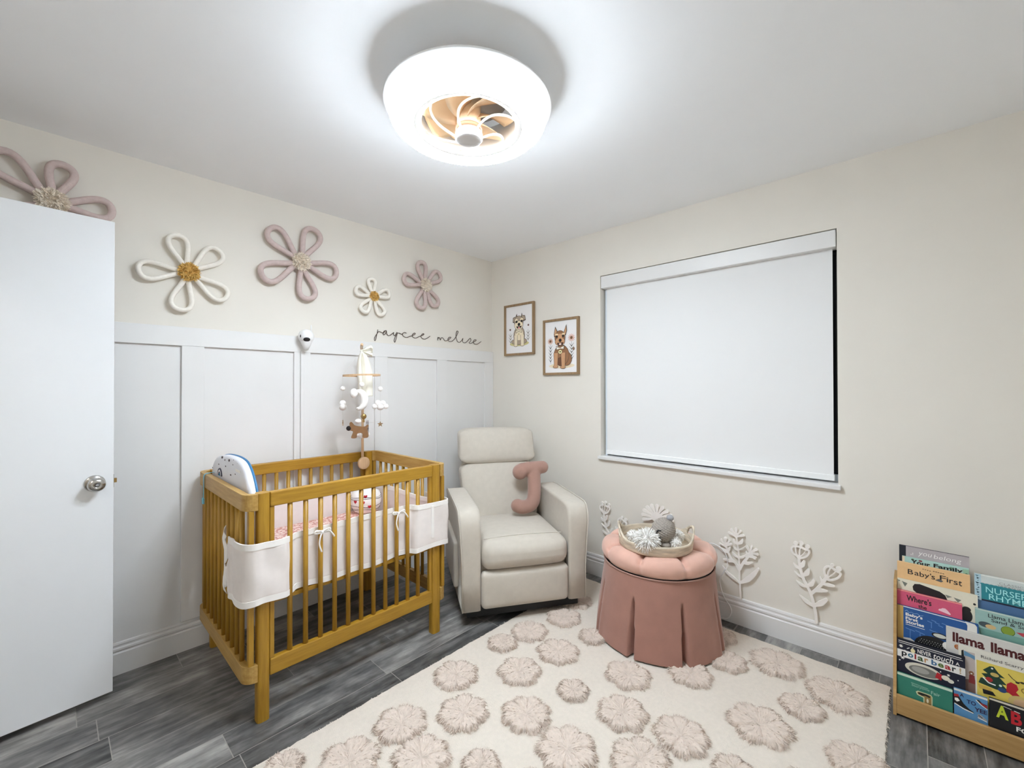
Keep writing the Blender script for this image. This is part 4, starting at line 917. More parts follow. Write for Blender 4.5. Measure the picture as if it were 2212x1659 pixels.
def tuft_mesh(seed, lobes, D):
    random.seed(seed); b = MB(); na, nr = 168, 16; R0 = D/2; vs = [(0, 0, .0)]; ph = random.random()*TAU
    lob = [random.uniform(.80, 1.04) for _ in range(lobes)]
    jit = [random.uniform(.93, 1.07) for _ in range(na)]
    def rad(a):
        t_ = ((a-ph)/TAU*lobes) % lobes; k = int(t_); f = t_-k
        return R0*(.78+.22*abs(sin(pi*f))**.6*lob[k])
    def hgt(a, u):
        t_ = ((a-ph)/TAU*lobes) % lobes; f = t_-int(t_)
        cre = 1-.30*math.exp(-(min(f, 1-f)/.06)**2)*min(1, u*1.6)
        h = .019*min(1, (1-u)/.16)**.55*cre*(.60+.40*u) if u < 1 else 0
        if u < .16: h *= .45+.55*u/.16
        return h
    for i in range(1, nr+1):
        u = i/nr
        for k in range(na):
            a = TAU*k/na; r = rad(a)*u*(jit[k] if u > .8 else 1)
            x, y = r*cos(a), r*sin(a)
            nz = noise.noise(Vector((x*70+seed, y*70, 0)))*.0035+noise.noise(Vector((a*16, u*3, seed)))*.003
            vs.append((x, y, max(.0, hgt(a, u)+(nz if u < .97 else 0))))
    vs[0] = (0, 0, .006)
    fs = [(0, 1+k, 1+(k+1) % na) for k in range(na)]
    for i in range(nr-1):
        for k in range(na):
            l = (k+1) % na; fs.append((1+i*na+k, 1+(i+1)*na+k, 1+(i+1)*na+l, 1+i*na+l))
    b.add(vs, fs, 0, True)
    for i in range(1500):                                    # shaggy fibres combed outwards
        a = random.random()*TAU; u = sqrt(random.uniform(.03, 1)); r = rad(a)*u
        p = Vector((r*cos(a), r*sin(a), max(.001, hgt(a, min(u, .985))*.85)))
        d = Vector((cos(a), sin(a), random.uniform(.0, .45)))+Vector((random.uniform(-.5, .5), random.uniform(-.5, .5), 0))
        b.strand(p, d, random.uniform(.010, .019), .0013, Vector((0, 0, -.006)))
    return b.mesh('tufted_flower', [M['rugf']])
big = [tuft_mesh(21+i, (7, 8, 6, 8, 7)[i], .208) for i in range(5)]
small = [tuft_mesh(41+i, (6, 7)[i], .138) for i in range(2)]
FL = [(-1.061, -1.169, .15), (-.886, -1.202, .2), (-.645, -1.253, .2), (-.44, -1.20, .19), (-.923, -1.422, .212), (-.696, -1.478, .142), (-1.382, -1.185, .21), (-1.163, -1.38, .205), (-1.1, -1.635, .135), (-1.713, -1.251, .205), (-1.51, -1.385, .207), (-1.341, -1.578, .205), (-1.932, -1.267, .216), (-1.752, -1.441, .21), (-1.625, -1.615, .13), (-1.367, -1.796, .225), (-2.097, -1.118, .13), (-.846, -1.761, .207), (-.645, -1.968, .195), (-.235, -1.955, .19), (-.43, -2.06, .18), (-.286, -2.239, .235), (-.76, -2.278, .232), (-.539, -2.381, .165), (-.353, -2.475, .228), (-1.07, -1.856, .205), (-1.022, -2.075, .207), (-1.229, -2.014, .212), (-.72, -2.575, .19), (-1.05, -2.27, .14), (-.24, -1.42, .19), (-.23, -1.70, .2), (-1.58, -1.83, .2), (-1.95, -1.52, .2), (-2.17, -1.38, .2), (-1.45, -2.08, .2), (-1.72, -2.1, .2), (-1.30, -2.35, .2), (-2.0, -1.85, .2), (-.98, -2.47, .2)]
for i, (x, y, d) in enumerate(FL):
    me = big[i % 5] if d > .16 else small[i % 2]; base = .208 if d > .16 else .138
    o = bpy.data.objects.new('tufted_flower', me); COL.objects.link(o); o.parent = RUG
    o.location = Vector((x, y, .0125))-RUG.location; o.rotation_euler = (0, 0, i*1.37); s = d/base; o.scale = (s, s, 1)

# ------------------------------------------------------------------ OTTOMAN
OX, OY = -.400, -1.700
OT = thing('ottoman', (OX, OY, .014), 'round dusty pink velvet ottoman with a pleated skirt on the rug', 'ottoman')
pl = [radians(2+45*k) for k in range(8)]; b = MB(); na, nz = 360, 24; vs = []; fs = []
def pdist(a): return min(abs((a-p+pi) % TAU-pi) for p in pl)
for k in range(nz+1):
    z = .022+(.405-.022)*k/nz
    for i in range(na):
        a = TAU*i/na; d = pdist(a); zz = max(0, 1-max(0, (z-.10)/.20)); open_ = zz**.8
        r = .325-.045*((z-.02)/.385)**1.1
        hw = radians(.9+1.6*open_)
        r += .006*open_*math.exp(-((d-radians(4))/radians(4))**2)
        if z < .305 and d < hw: r -= .050*(1-(d/hw)**4)*min(1, .3+open_)
        r += .0025*sin(a*3+z*12)
        vs.append((OX+r*cos(a), OY+r*sin(a), z))
for k in range(nz):
    for i in range(na):
        j = (i+1) % na; fs.append((k*na+i, k*na+j, (k+1)*na+j, (k+1)*na+i))
b.add(vs, fs, 0, True); build('pleated_skirt', b, M['pinkshade'], OT)
b = MB()
for k in range(4): b.lathe([(.022, .0135), (.024, .03), (.024, .05), (0, .05)], 16, (OX+.2*cos(.8+k*pi/2), OY+.2*sin(.8+k*pi/2), 0))
b.lathe([(.0, .05), (.272, .05), (.266, .39), (0, .39)], 48, (OX, OY, 0)); build('inner_body', b, M['black'], OT)
b = MB(); nr = 26; vs = []; fs = []; prof = []
for i in range(nr+1):
    t_ = i/nr
    if t_ < .45:
        a = -pi/2+pi*(t_/.45); prof.append((.252+.044*cos(a), .452+.050*sin(a)))
    else:
        u = (t_-.45)/.55; prof.append((.252*(1-u)+.001, .502+.004*sin(pi*u)-.004*u))
for r, z in prof:
    for i in range(na):
        a = TAU*i/na; d = min(abs((a-radians(7.5+45*k)+pi) % TAU-pi) for k in range(8))
        g = math.exp(-(d/radians(2.6))**2); g2 = math.exp(-(d/radians(9))**2)
        w = min(1, r/.14); k_ = 1-.030*g*w-.020*g2*w
        vs.append((OX+r*k_*cos(a), OY+r*k_*sin(a), z-(.018*g+.008*g2)*w*(1 if z > .47 else .2)))
for k in range(nr):
    for i in range(na):
        j = (i+1) % na; fs.append((k*na+i, k*na+j, (k+1)*na+j, (k+1)*na+i))
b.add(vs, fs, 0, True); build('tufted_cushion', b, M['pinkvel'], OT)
b = MB(); b.tube([(OX+.283*cos(TAU*i/96), OY+.283*sin(TAU*i/96), .404) for i in range(96)], .004, 8, True); build('welt_cord', b, M['mauvevel'], OT)

# white cord behind the ottoman
b = MB(); b.tube(crv([(-.016, -1.80, .40), (-.020, -1.86, .425), (-.024, -1.915, .405), (-.024, -1.942, .36), (-.022, -1.938, .31), (-.020, -1.925, .285), (-.020, -1.90, .22), (-.020, -1.92, .14), (-.020, -1.955, .09), (-.021, -1.958, .05), (-.020, -1.925, .013), (-.018, -1.80, .006)], 8), .0025, 8)
tag(build('power_cord', b, M['wplast'], loc=(-.02, -1.9, .006)), 'thin white cord looping down the wall behind the pink ottoman', 'cord')

# ------------------------------------------------------------------ TRAY
TX, TY, TZ, TR = -.462, -1.716, .5025, .184
TRAY = thing('serving_tray', (TX, TY, TZ), 'round whitewashed wooden tray with raised handles on the pink ottoman', 'tray')
b = MB(); b.lathe([(0, TZ), (TR-.006, TZ), (TR-.006, TZ+.010), (0, TZ+.010)], 64, (TX, TY, 0)); build('tray_base', b, M['traywood'], TRAY)
na = 144; vs = []; fs = []; hs = [0, .010, .022, .036, .050, .062, .074, .088, 1.0]
ha = [radians(-58), radians(120)]
def wallh(a):
    d = min(abs((a-h+pi) % TAU-pi) for h in ha); t_ = max(0, 1-d/radians(42)); return .050+.058*(t_*t_*(3-2*t_))
for i in range(na):
    a = TAU*i/na; hh = wallh(a); d = min(abs((a-h+pi) % TAU-pi) for h in ha)
    for k in range(8):
        z = hh*k/7; r = TR+.010*k/7; vs.append((TX+r*cos(a), TY+r*sin(a), TZ+z))
for i in range(na):
    j = (i+1) % na; a = TAU*(i+.5)/na; d = min(abs((a-h+pi) % TAU-pi) for h in ha)
    for k in range(7):
        if d < radians(20) and k in (4, 5) and not (k == 5 and d > radians(17)): continue
        fs.append((i*8+k, j*8+k, j*8+k+1, i*8+k+1))
b = MB(); b.add(vs, fs, 0, True); o = build('tray_rim', b, M['traywood'], TRAY)
s = o.modifiers.new('solid', 'SOLIDIFY'); s.thickness = .009; s.offset = -1
# crochet toy
rv = Vector((.404, -.914, 0)).normalized(); fv = Vector((.914, .404, 0)).normalized()
TOY = thing('crochet_toy', (-.487, -1.775, TZ+.011), 'grey crocheted toy with a small grey ball on top lying in the tray', 'toy')
tc = Vector((-.478, -1.768, .592)); ax = (rv*.45+Vector((0, 0, 1))*.9).normalized()
R3 = ax.to_track_quat('Z', 'Y').to_matrix().to_4x4(); T = Matrix.Translation(tc) @ R3
b = MB(); na, nr = 132, 72; vs = []; fs = []
for i in range(nr+1):
    t_ = pi*(.02+.96*i/nr)
    for k in range(na):
        a = TAU*k/na; bmp = .0042*abs(sin(nr*.5*.5*t_*1.0+.0))*abs(sin(a*16+(i//4 % 2)*pi/2))
        r = .056+bmp; vs.append((r*sin(t_)*cos(a), r*sin(t_)*sin(a), -r*1.12*cos(t_)))
for i in range(nr):
    for k in range(na):
        l = (k+1) % na; fs.append((i*na+k, i*na+l, (i+1)*na+l, (i+1)*na+k))
b.add(vs, fs, 0, True, T); build('body', b, M['crochet'], TOY)
b = MB(); b.sphere(T @ Vector((0, 0, .075)), .018, 0, 18, 12, (1, 1, .9)); build('ball', b, pm('grey_silicone', (160, 160, 164), .45, .03), TOY)
b = MB(); P = tc-rv*.058+Vector((0, 0, -.010))-fv*.02
b.tube(crv([tc-rv*.04-fv*.01, P, P-rv*.024+Vector((0, 0, .010)), P-rv*.034-Vector((0, 0, .006))], 5), [.020, .021, .021, .020, .019, .018, .017, .017, .016, .015, .014, .012, .011, .010, .008, .004], 14, flatz=.5); build('ear', b, M['crochet'], TOY)
b = MB(); E_ = tc-fv*.053-rv*.012
b.tube(crv([E_-rv*.026-Vector((0, 0, .008)), E_-rv*.014+Vector((0, 0, .012)), E_+rv*.008+Vector((0, 0, .010)), E_+rv*.020-Vector((0, 0, .012))], 5), .0032, 8); build('stitched_eye', b, M['black'], TOY)
b = MB(); q = tc-rv*.03-fv*.055-Vector((0, 0, .03)); b.sphere(q, .022, 0, 14, 10, (1.2, .8, .8)); build('dark_trim', b, flat((34, 32, 34), .9), TOY)
b = MB(); b.sphere(tc+rv*.01-fv*.02-Vector((0, 0, .066)), .030, 0, 16, 10, (1, 1, .55)); build('foot', b, M['crochet'], TOY)
def pompom(c, r, n, label, sq=1.0, Lk=.5, seed=1):
    random.seed(seed); b = MB(); b.sphere((0, 0, 0), r*.72, 0, 16, 10, (1, 1, sq))
    for i in range(n):
        d = Vector((random.gauss(0, 1), random.gauss(0, 1), random.gauss(0, 1))).normalized(); d.z *= sq
        d = d+Vector((random.uniform(-.25, .25), random.uniform(-.25, .25), random.uniform(-.25, .25)))
        b.strand(d.normalized()*r*.55, d, r*Lk*random.uniform(.75, 1.15), r*.035+.0006, Vector((0, 0, -r*.10)))
    tag(build('pompom', b, M['yarnw'], local=True, loc=c), label, 'pompom', 'white pompoms in the tray')
pompom((-.612, -1.742, .571), .060, 1000, 'largest shaggy white pompom hanging over the front rim of the tray', .82, .55, 1)
pompom((-.553, -1.640, .552), .037, 500, 'white pompom at the left end of the tray beside the handle', .95, .45, 2)
pompom((-.372, -1.800, .547), .036, 500, 'white pompom at the back right of the tray', .95, .45, 3)
pompom((-.472, -1.830, .543), .031, 500, 'white pompom at the front right of the tray behind the right handle', .95, .45, 4)

# ------------------------------------------------------------------ BOOK DISPLAY SHELF
SY0, SY1 = -3.27, -2.655
SH = thing('book_shelf', (-.16, (SY0+SY1)/2, 0), 'low wooden tiered book display shelf against the right wall', 'bookshelf')
for ya, yb_ in ((SY1-.0105, SY1), (SY0, SY0+.0105)):
    b = MB(); T = Matrix(((1, 0, 0, 0), (0, 0, -1, yb_), (0, 1, 0, 0), (0, 0, 0, 1)))
    b.prism([(-.302, 0), (-.302, .075), (-.290, .100), (-.172, .492), (-.155, .502), (-.022, .502), (-.022, 0)], 0, .0105, 0, T)
    build('side_panel', b, M['birch'], SH, bevel=.002)
b = MB(); b.box(-.302, -.288, SY0+.0108, SY1-.0108, .010, .086); build('front_board', b, M['birch'], SH, bevel=.002)
b = MB(); b.box(-.288, -.03, SY0+.0108, SY1-.0108, .008, .020); build('bottom_board', b, M['birch'], SH)
TA = radians(8.0)
for (xa, xb, z) in ((-.264, -.200, .085), (-.2275, -.160, .160), (-.193, -.120, .240), (-.158, -.030, .318)):
    b = MB(); b.box(xa, xb, SY0+.0108, SY1-.0108, z-.008, z); build('tier_ledge', b, M['birch'], SH)

def text_geo(s, bold=0.0):
    cu = bpy.data.curves.new('t', 'FONT'); cu.body = s; cu.size = 1.0; cu.offset = bold; cu.resolution_u = 3
    ob = bpy.data.objects.new('t', cu); COL.objects.link(ob)
    dg = bpy.context.evaluated_depsgraph_get(); me = bpy.data.meshes.new_from_object(ob.evaluated_get(dg))
    vs = [(v.co.x, v.co.y) for v in me.vertices]; fs = [tuple(p.vertices) for p in me.polygons]
    bpy.data.objects.remove(ob); bpy.data.curves.remove(cu); bpy.data.meshes.remove(me)
    xs = [v[0] for v in vs]; ys = [v[1] for v in vs]
    return vs, fs, (min(xs), max(xs), min(ys), max(ys))

def book(label, y0, w, ztop, xtop, h, t_, cover, shapes, edge=None, tilt=TA, corner=0.0):
    """local frame: u right (-y), v down from the top edge, n towards the room; mm units in shapes"""
    w_, h_ = w, h
    root = thing('picture_book', (xtop-sin(tilt)*h, y0-w/2, ztop-cos(tilt)*h), label, 'book', 'picture books on the display shelf')
    dn = Vector((-sin(tilt), 0, -cos(tilt))); nn = Vector((-cos(tilt), 0, sin(tilt))); O_ = Vector((xtop, y0, ztop))
    def P(u, v, n_=0.0): return O_+Vector((0, -u*.001, 0))+dn*(v*.001)+nn*n_
    W, Hh = w*1000, h*1000
    b = MB(); mats = [flat(cover, .42)]; idx = {tuple(cover): 0}
    def mi(c):
        c = tuple(c)
        if c not in idx: idx[c] = len(mats); mats.append(flat(c, .42))
        return idx[c]
    def slab(u0, u1, v0, v1, n0, n1, m, B=None):
        vs = [P(u, v, n_) for n_ in (n0, n1) for v in (v0, v1) for u in (u0, u1)]
        (B or b).add(vs, [(0, 1, 3, 2), (4, 6, 7, 5), (0, 4, 5, 1), (2, 3, 7, 6), (0, 2, 6, 4), (1, 5, 7, 3)], m)
    slab(0, W, 0, Hh, -.0018, 0, 0); slab(0, W, 0, Hh, -t_, -t_+.0018, 0); slab(0, 1.8, 0, Hh, -t_+.0018, -.0018, mi(edge) if edge else 0)
    lay = [0]
    def poly(pts, c, clip=True):
        lay[0] += 1; n_ = .00005*lay[0]+.0001
        q = [P(min(max(u, 0), W) if clip else u, min(max(v, 0), Hh) if clip else v, n_) for u, v in pts]
        k = len(pts); ar = sum(pts[i][0]*pts[(i+1) % k][1]-pts[(i+1) % k][0]*pts[i][1] for i in range(k))
        b.add(q if ar > 0 else q[::-1], [tuple(range(k))], mi(c))
    for sh in shapes:
        k = sh[0]
        if k == 'r': _, u0, v0, u1, v1, c = sh; poly([(u0, v0), (u1, v0), (u1, v1), (u0, v1)], c)
        elif k == 'e': _, cu, cv, ru, rv_, c = sh; poly([(cu+ru*cos(TAU*i/26), cv+rv_*sin(TAU*i/26)) for i in range(26)], c)
        elif k == 'p': poly(sh[1], sh[2])
        elif k == 'l':                                        # polyline stroke
            _, pts, wd, c = sh
            for i in range(len(pts)-1): poly(strip(pts[i], pts[i+1], wd/2, wd/2), c)
        elif k == 't':
            _, s, u0, v0, u1, v1, c = sh[:7]; bold = sh[7] if len(sh) > 7 else 0; shear = sh[8] if len(sh) > 8 else 0; slope = sh[9] if len(sh) > 9 else 0
            vs, fs, (xa, xb, ya, yb2) = text_geo(s, bold); lay[0] += 1; n_ = .00005*lay[0]+.0003
            q = []
            for x, y in vs:
                fx = (x-xa)/(xb-xa); fy = (y-ya)/(yb2-ya)
                q.append(P(u0+(u1-u0)*fx+shear*fy, v1-(v1-v0)*fy+slope*fx, n_))
            b.add(q, [f[::-1] for f in fs], mi(c))
    cov = build('cover', b, mats, root)
    g = MB(); slab(1.8, W-2.5, 2.5, Hh-2.5, -t_+.0018, -.0018, 0, g); build('pages', g, M['page'], root)
    return root
BK = (20, 18, 22); WT = (238, 236, 230)
def star_(u, v, r, c=WT): return [('l', [(u-r*cos(a), v-r*sin(a)), (u+r*cos(a), v+r*sin(a))], r*.42, c) for a in (0, pi/3, 2*pi/3)]
# front row
book('teal green board book with a pale top edge at the left of the bottom row', -2.667, 0.160, 0.163, -0.2674, 0.1434, 0.012, (48, 122, 104),
     [('r', 0, 0, 160, 9, (206, 222, 202)), ('l', [(42, 24), (92, 27)], 3, (120, 168, 150)), ('t', 'Storytime', 44, 27, 96, 38, (146, 188, 170), .01), ('t', 'Fair', 100, 30, 126, 42, (160, 198, 182), .01),
      ('p', [(56, 52), (62, 46), (100, 46), (104, 52), (104, 92), (78, 92), (78, 66), (60, 62)], (206, 214, 176)), ('p', [(60, 53), (65, 49), (99, 49), (101, 54), (101, 92), (81, 92), (81, 62), (62, 59)], (150, 122, 70)), ('p', [(62, 52), (72, 50), (88, 50), (98, 53), (96, 59), (84, 56), (74, 60), (64, 57)], (24, 26, 24)), ('e', 90, 72, 3, 8, (222, 214, 190)), ('e', 96, 84, 4, 3, (30, 30, 30))])
book('blue board book showing red and black sneakers in the bottom row', -2.8305, 0.088, 0.173, -0.2660, 0.1535, 0.012, (84, 138, 184),
     [('r', 0, 0, 88, 7, (226, 224, 218)), ('t', 'A', 16, 12, 27, 23, (36, 32, 70), .03), ('t', 'TO', 34, 26, 58, 40, (34, 34, 84), .03), ('t', 'YEE', 54, 44, 86, 58, (46, 26, 62), .03),
      ('p', [(0, 28), (14, 24), (18, 32), (26, 46), (40, 58), (52, 64), (52, 68), (0, 54)], BK), ('p', [(0, 20), (12, 18), (14, 26), (0, 30)], (168, 40, 44)), ('l', [(1, 54), (26, 64), (51, 68)], 3.2, WT), ('p', [(2, 34), (10, 32), (16, 40), (8, 46), (2, 42)], WT),
      ('p', [(58, 16), (66, 14), (74, 22), (87, 24), (87, 36), (70, 28)], BK), ('p', [(68, 22), (87, 26), (87, 34), (74, 28)], (164, 34, 40)), ('l', [(58, 17), (72, 30), (87, 38)], 2.5, WT), ('p', [(62, 66), (70, 64), (86, 76), (86, 80), (62, 76)], (150, 150, 154)), ('l', [(62, 77), (86, 82)], 2.6, WT), ('l', [(64, 68), (74, 74)], 2.2, BK)])
book('black book with large lime and red letters at the right of the bottom row', -2.923, 0.180, 0.180, -0.2660, 0.1606, 0.012, (17, 19, 25),
     [('r', 0, 0, 180, 6, (214, 206, 190)), ('l', [(34, 14), (54, 17)], 1.6, WT), ('l', [(60, 18), (74, 20)], 2.2, WT), ('t', 'A', 16, 14, 46, 58, (190, 204, 52), .035), ('t', 'B', 52, 20, 78, 64, (188, 32, 44), .035), ('t', 'C', 84, 20, 116, 64, (60, 130, 190), .035), ('t', 'FOR', 64, 68, 112, 84, WT, .03)])
# second row
book('navy black book with a white band of coloured letters in the second row', -2.667, 0.196, 0.289, -0.2360, 0.2050, 0.012, (17, 20, 42),
     [('r', 0, 0, 198, 3, (8, 9, 12)), ('l', [(4, 8), (186, 8)], 2.4, WT), ('l', [(4, 15), (190, 15)], 1.8, WT)]+star_(12, 28, 6)+star_(17, 72, 6)+[('e', 24, 42, 2.6, 2.4, WT), ('l', [(30, 32), (38, 26)], 2.6, WT), ('e', 48, 34, 7, 8, (226, 214, 168)), ('l', [(45, 25), (50, 21)], 2.6, WT), ('e', 8, 84, 2.4, 2.4, WT),
      ('t', 'NEVER', 62, 21, 102, 37, WT, .012), ('t', 'touch', 106, 17, 162, 39, WT, .008, 4), ('t', 'A', 170, 26, 181, 38, WT, .01),
      ('r', 0, 41, 196, 69, (232, 230, 226))]+[('t', ch, u0, v0-5, u1, v1-5, c, .03) for ch, u0, v0, u1, v1, c in (('p', 14, 52, 30, 73, BK), ('o', 33, 52, 49, 67, (44, 100, 126)), ('l', 53, 48, 58, 68, (140, 30, 36)), ('a', 62, 53, 79, 69, (60, 84, 40)), ('r', 82, 53, 93, 69, (190, 140, 92)), ('b', 102, 49, 118, 69, (66, 108, 150)), ('e', 121, 54, 137, 69, (84, 108, 44)), ('a', 140, 54, 157, 69, (168, 34, 42)), ('r', 160, 54, 171, 69, BK), ('!', 180, 49, 185, 70, (186, 160, 124)))]
     +[('e', 78, 98, 54, 24, (214, 208, 192)), ('e', 80, 101, 44, 18, (120, 118, 112)), ('e', 70, 99, 26, 11, (160, 156, 150)), ('p', [(118, 86), (132, 90), (130, 112), (112, 108)], (176, 30, 40)), ('e', 142, 98, 12, 9, (226, 218, 200)), ('e', 156, 104, 9, 7, (216, 210, 196))]+star_(150, 84, 4.5)+[('e', 176, 92, 2, 2, WT), ('e', 128, 80, 2, 2, WT)])
book('white edged yellow book showing a decorated tree in the second row', -2.846, 0.240, 0.324, -0.2170, 0.2403, 0.012, (224, 220, 208),
     [('p', [(8, 18), (14, 14), (16, 72), (8, 72)], (20, 26, 26)), ('r', 15, 16, 44, 200, (190, 178, 172)), ('p', [(15, 16), (44, 26), (44, 40), (30, 34), (15, 34)], (96, 142, 176)), ('p', [(15, 120), (44, 112), (44, 180), (15, 180)], (120, 92, 84)), ('e', 34, 92, 7, 8, (134, 92, 62)), ('p', [(28, 98), (42, 98), (44, 128), (26, 128)], (128, 44, 44)), ('e', 34, 93, 2.5, 2, WT),
      ('r', 48, 36, 228, 200, (222, 198, 92)), ('t', "Richard Scarry's", 60, 14, 176, 28, (96, 92, 90), .005),
      ('p', [(82, 46), (92, 44), (104, 62), (120, 74), (106, 76), (124, 96), (112, 98), (132, 120), (96, 122), (52, 116), (58, 96), (72, 92), (60, 80), (76, 74), (64, 66)], (24, 58, 44)), ('e', 88, 52, 3, 3, WT), ('e', 94, 72, 11, 7, (196, 172, 98)), ('e', 80, 94, 9, 8, (170, 40, 40)), ('l', [(64, 92), (78, 106), (96, 108)], 4, WT), ('e', 112, 118, 11, 8, (34, 66, 116)), ('e', 108, 104, 4, 4, (206, 226, 206)),
      ('l', [(128, 54), (138, 66), (150, 74), (158, 70), (170, 72)], 2.4, (60, 52, 36)), ('e', 150, 75, 5, 3.5, (48, 42, 30)), ('e', 162, 71, 5, 3.5, (48, 42, 30)),
      ('p', [(122, 116), (124, 90), (134, 80), (148, 84), (152, 98), (146, 110), (160, 126), (186, 110), (200, 130), (150, 134)], (176, 28, 40)), ('t', 'Ch', 158, 88, 184, 106, (140, 112, 44), .01), ('e', 158, 144, 32, 24, (206, 182, 116)), ('e', 160, 148, 22, 18, (206, 170, 132)),
      ('p', [(50, 120), (86, 124), (84, 140), (54, 136)], (206, 170, 78)), ('p', [(62, 134), (88, 134), (96, 146), (64, 150)], BK)])
# third row
book('dark blue book with a tan spine and a black dotted shape in the third row', -2.667, 0.236, 0.408, -0.1815, 0.2494, 0.012, (34, 84, 148),
     [('r', 0, 0, 19, 245, (196, 160, 92)), ('l', [(19, 2), (214, 4)], 3.2, (226, 230, 232)), ('p', [(200, 0), (226, 2), (232, 10), (232, 60), (204, 60), (206, 14)], (226, 224, 218)),
      ('l', [(24, 20), (30, 14), (36, 22), (44, 18), (52, 22), (62, 18), (70, 24), (80, 20)], 1.8, (130, 168, 208)), ('t', "Baby's", 26, 24, 78, 40, WT, .03), ('t', 'First', 26, 40, 64, 52, WT, .03), ('t', 'Stories', 26, 53, 82, 66, WT, .03), ('l', [(26, 71), (84, 73)], 2, WT)]
     +[('l', [(u, v), (u+14, v+3)], 2.6, (96, 140, 200)) for u, v in ((92, 36), (104, 28), (114, 34), (124, 42), (98, 68), (112, 70), (26, 86), (40, 88), (56, 86), (70, 90), (134, 30), (150, 42), (166, 46), (182, 48))]
     +[('l', [(40, 90), (40, 128)], 3, (76, 122, 186)), ('l', [(70, 92), (70, 122)], 3, (76, 122, 186)), ('l', [(104, 40), (104, 60)], 3, (76, 122, 186)),
       ('p', [(19, 126), (40, 122), (60, 134), (60, 150), (19, 150)], (210, 206, 200)), ('e', 128, 82, 24, 11, BK), ('e', 128, 82, 19, 7.5, (206, 208, 200)), ('e', 110, 136, 58, 44, (16, 16, 20)), ('e', 150, 112, 15, 15, WT), ('e', 152, 113, 6, 6, BK)]
     +[('e', 66+8*i+(j % 2)*4, 112+7*j, 1.1, 1.1, WT) for j in range(5) for i in range(10) if ((66+8*i-110)/54)**2+((112+7*j-136)/40)**2 < .92]
     +[('e', 128, 150, 14, 8, (172, 34, 50))])
book('pale grey book with dark maroon lettering in the third row', -2.813, 0.260, 0.377, -0.1970, 0.2181, 0.010, (208, 205, 200),
     [('l', [(1, 1), (258, 1)], 2, (228, 226, 220)), ('t', 'llama', 18, 16, 104, 52, (74, 16, 20), .035), ('t', 'llama', 120, 16, 206, 52, (74, 16, 20), .035), ('t', 'e', 22, 60, 38, 78, (168, 96, 46), .03), ('e', 90, 74, 7, 4, (70, 40, 36))])
# fourth row
book('pink book with black lettering and a pale cloud in the fourth row', -2.666, 0.194, 0.466, -0.1600, 0.2272, 0.010, (206, 84, 116),
     [('l', [(0, 2), (196, 2)], 4, (232, 150, 140)), ('t', "Where's", 30, 14, 106, 38, (26, 16, 20), .025), ('t', 'the', 66, 42, 92, 58, (26, 16, 20), .02), ('p', [(126, 46), (128, 40), (134, 38), (138, 34), (146, 33), (152, 38), (157, 44), (162, 50), (160, 54)], (240, 200, 210))])
book('cream book showing black hair shapes and grey bunting in the fourth row', -2.667, 0.237, 0.508, -0.1430, 0.2696, 0.010, (226, 220, 200),
     [('p', [(0, 6), (10, 8), (4, 14)], (120, 124, 112)), ('p', [(14, 9), (32, 14), (24, 30)], (112, 116, 106)), ('p', [(146, 24), (166, 28), (152, 36)], (122, 126, 116)), ('p', [(170, 28), (192, 32), (182, 44)], (122, 126, 116)),
      ('p', [(48, 22), (54, 10), (70, 6), (130, 18), (146, 28), (152, 44), (148, 60), (130, 62), (60, 44), (50, 36)], (28, 18, 22)), ('p', [(150, 50), (176, 42), (190, 48), (200, 66), (176, 62)], (160, 112, 88)), ('e', 206, 62, 12, 10, BK), ('e', 204, 86, 18, 26, BK), ('e', 228, 36, 4, 4, BK), ('l', [(236, 0), (236, 200)], 2, (240, 236, 224))])
book('pale aqua book with a lime green oval at the right of the fourth row', -2.896, 0.200, 0.464, -0.1600, 0.2252, 0.010, (150, 184, 178),
     [('l', [(0, 2), (190, 2)], 4, (196, 208, 200)), ('t', 'Llama Llama', 34, 10, 132, 24, (40, 46, 48), .01), ('t', 'Sand & Sun', 42, 26, 140, 38, (40, 46, 48), .01), ('e', 26, 54, 18, 10, (66, 80, 86)), ('e', 40, 58, 14, 8, (206, 176, 124)), ('e', 84, 58, 18, 17, (70, 96, 30)), ('e', 84, 57, 16.5, 15, (128, 152, 48)), ('p', [(104, 54), (130, 50), (140, 62), (120, 64)], (184, 62, 76)), ('r', 0, 70, 190, 225, (112, 158, 148))])
# back row
book('teal and white book of rhymes with aqua capitals at the right of the back row', -2.897, 0.215, 0.588, -0.1200, 0.2716, 0.014, (206, 214, 212),
     [('r', 0, 0, 18, 262, (176, 204, 216))]+[('p', [(2+4*(i % 3), 4+9*i), (12+2*(i % 2), 6+9*i), (7, 11+9*i)], (28, 60, 78) if i % 2 else (90, 130, 146)) for i in range(13)]
     +[('r', 18, 0, 215, 4, (236, 238, 234)), ('t', 'CLASSIC', 66, 16, 128, 24, (146, 150, 150), .0), ('t', 'TREASURY', 60, 26, 134, 34, (146, 150, 150), .0), ('r', 18, 34, 215, 92, (38, 132, 144))]+[('e', 22+12*i, 34, 7, 3, (38, 132, 144)) for i in range(16)]
     +[('t', 'NURSERY', 30, 42, 156, 64, (166, 234, 236), .004), ('t', 'RHYMES', 38, 67, 150, 88, (166, 234, 236), .004), ('r', 18, 92, 215, 98, (24, 28, 52)), ('r', 0, 98, 215, 262, (72, 108, 150))])
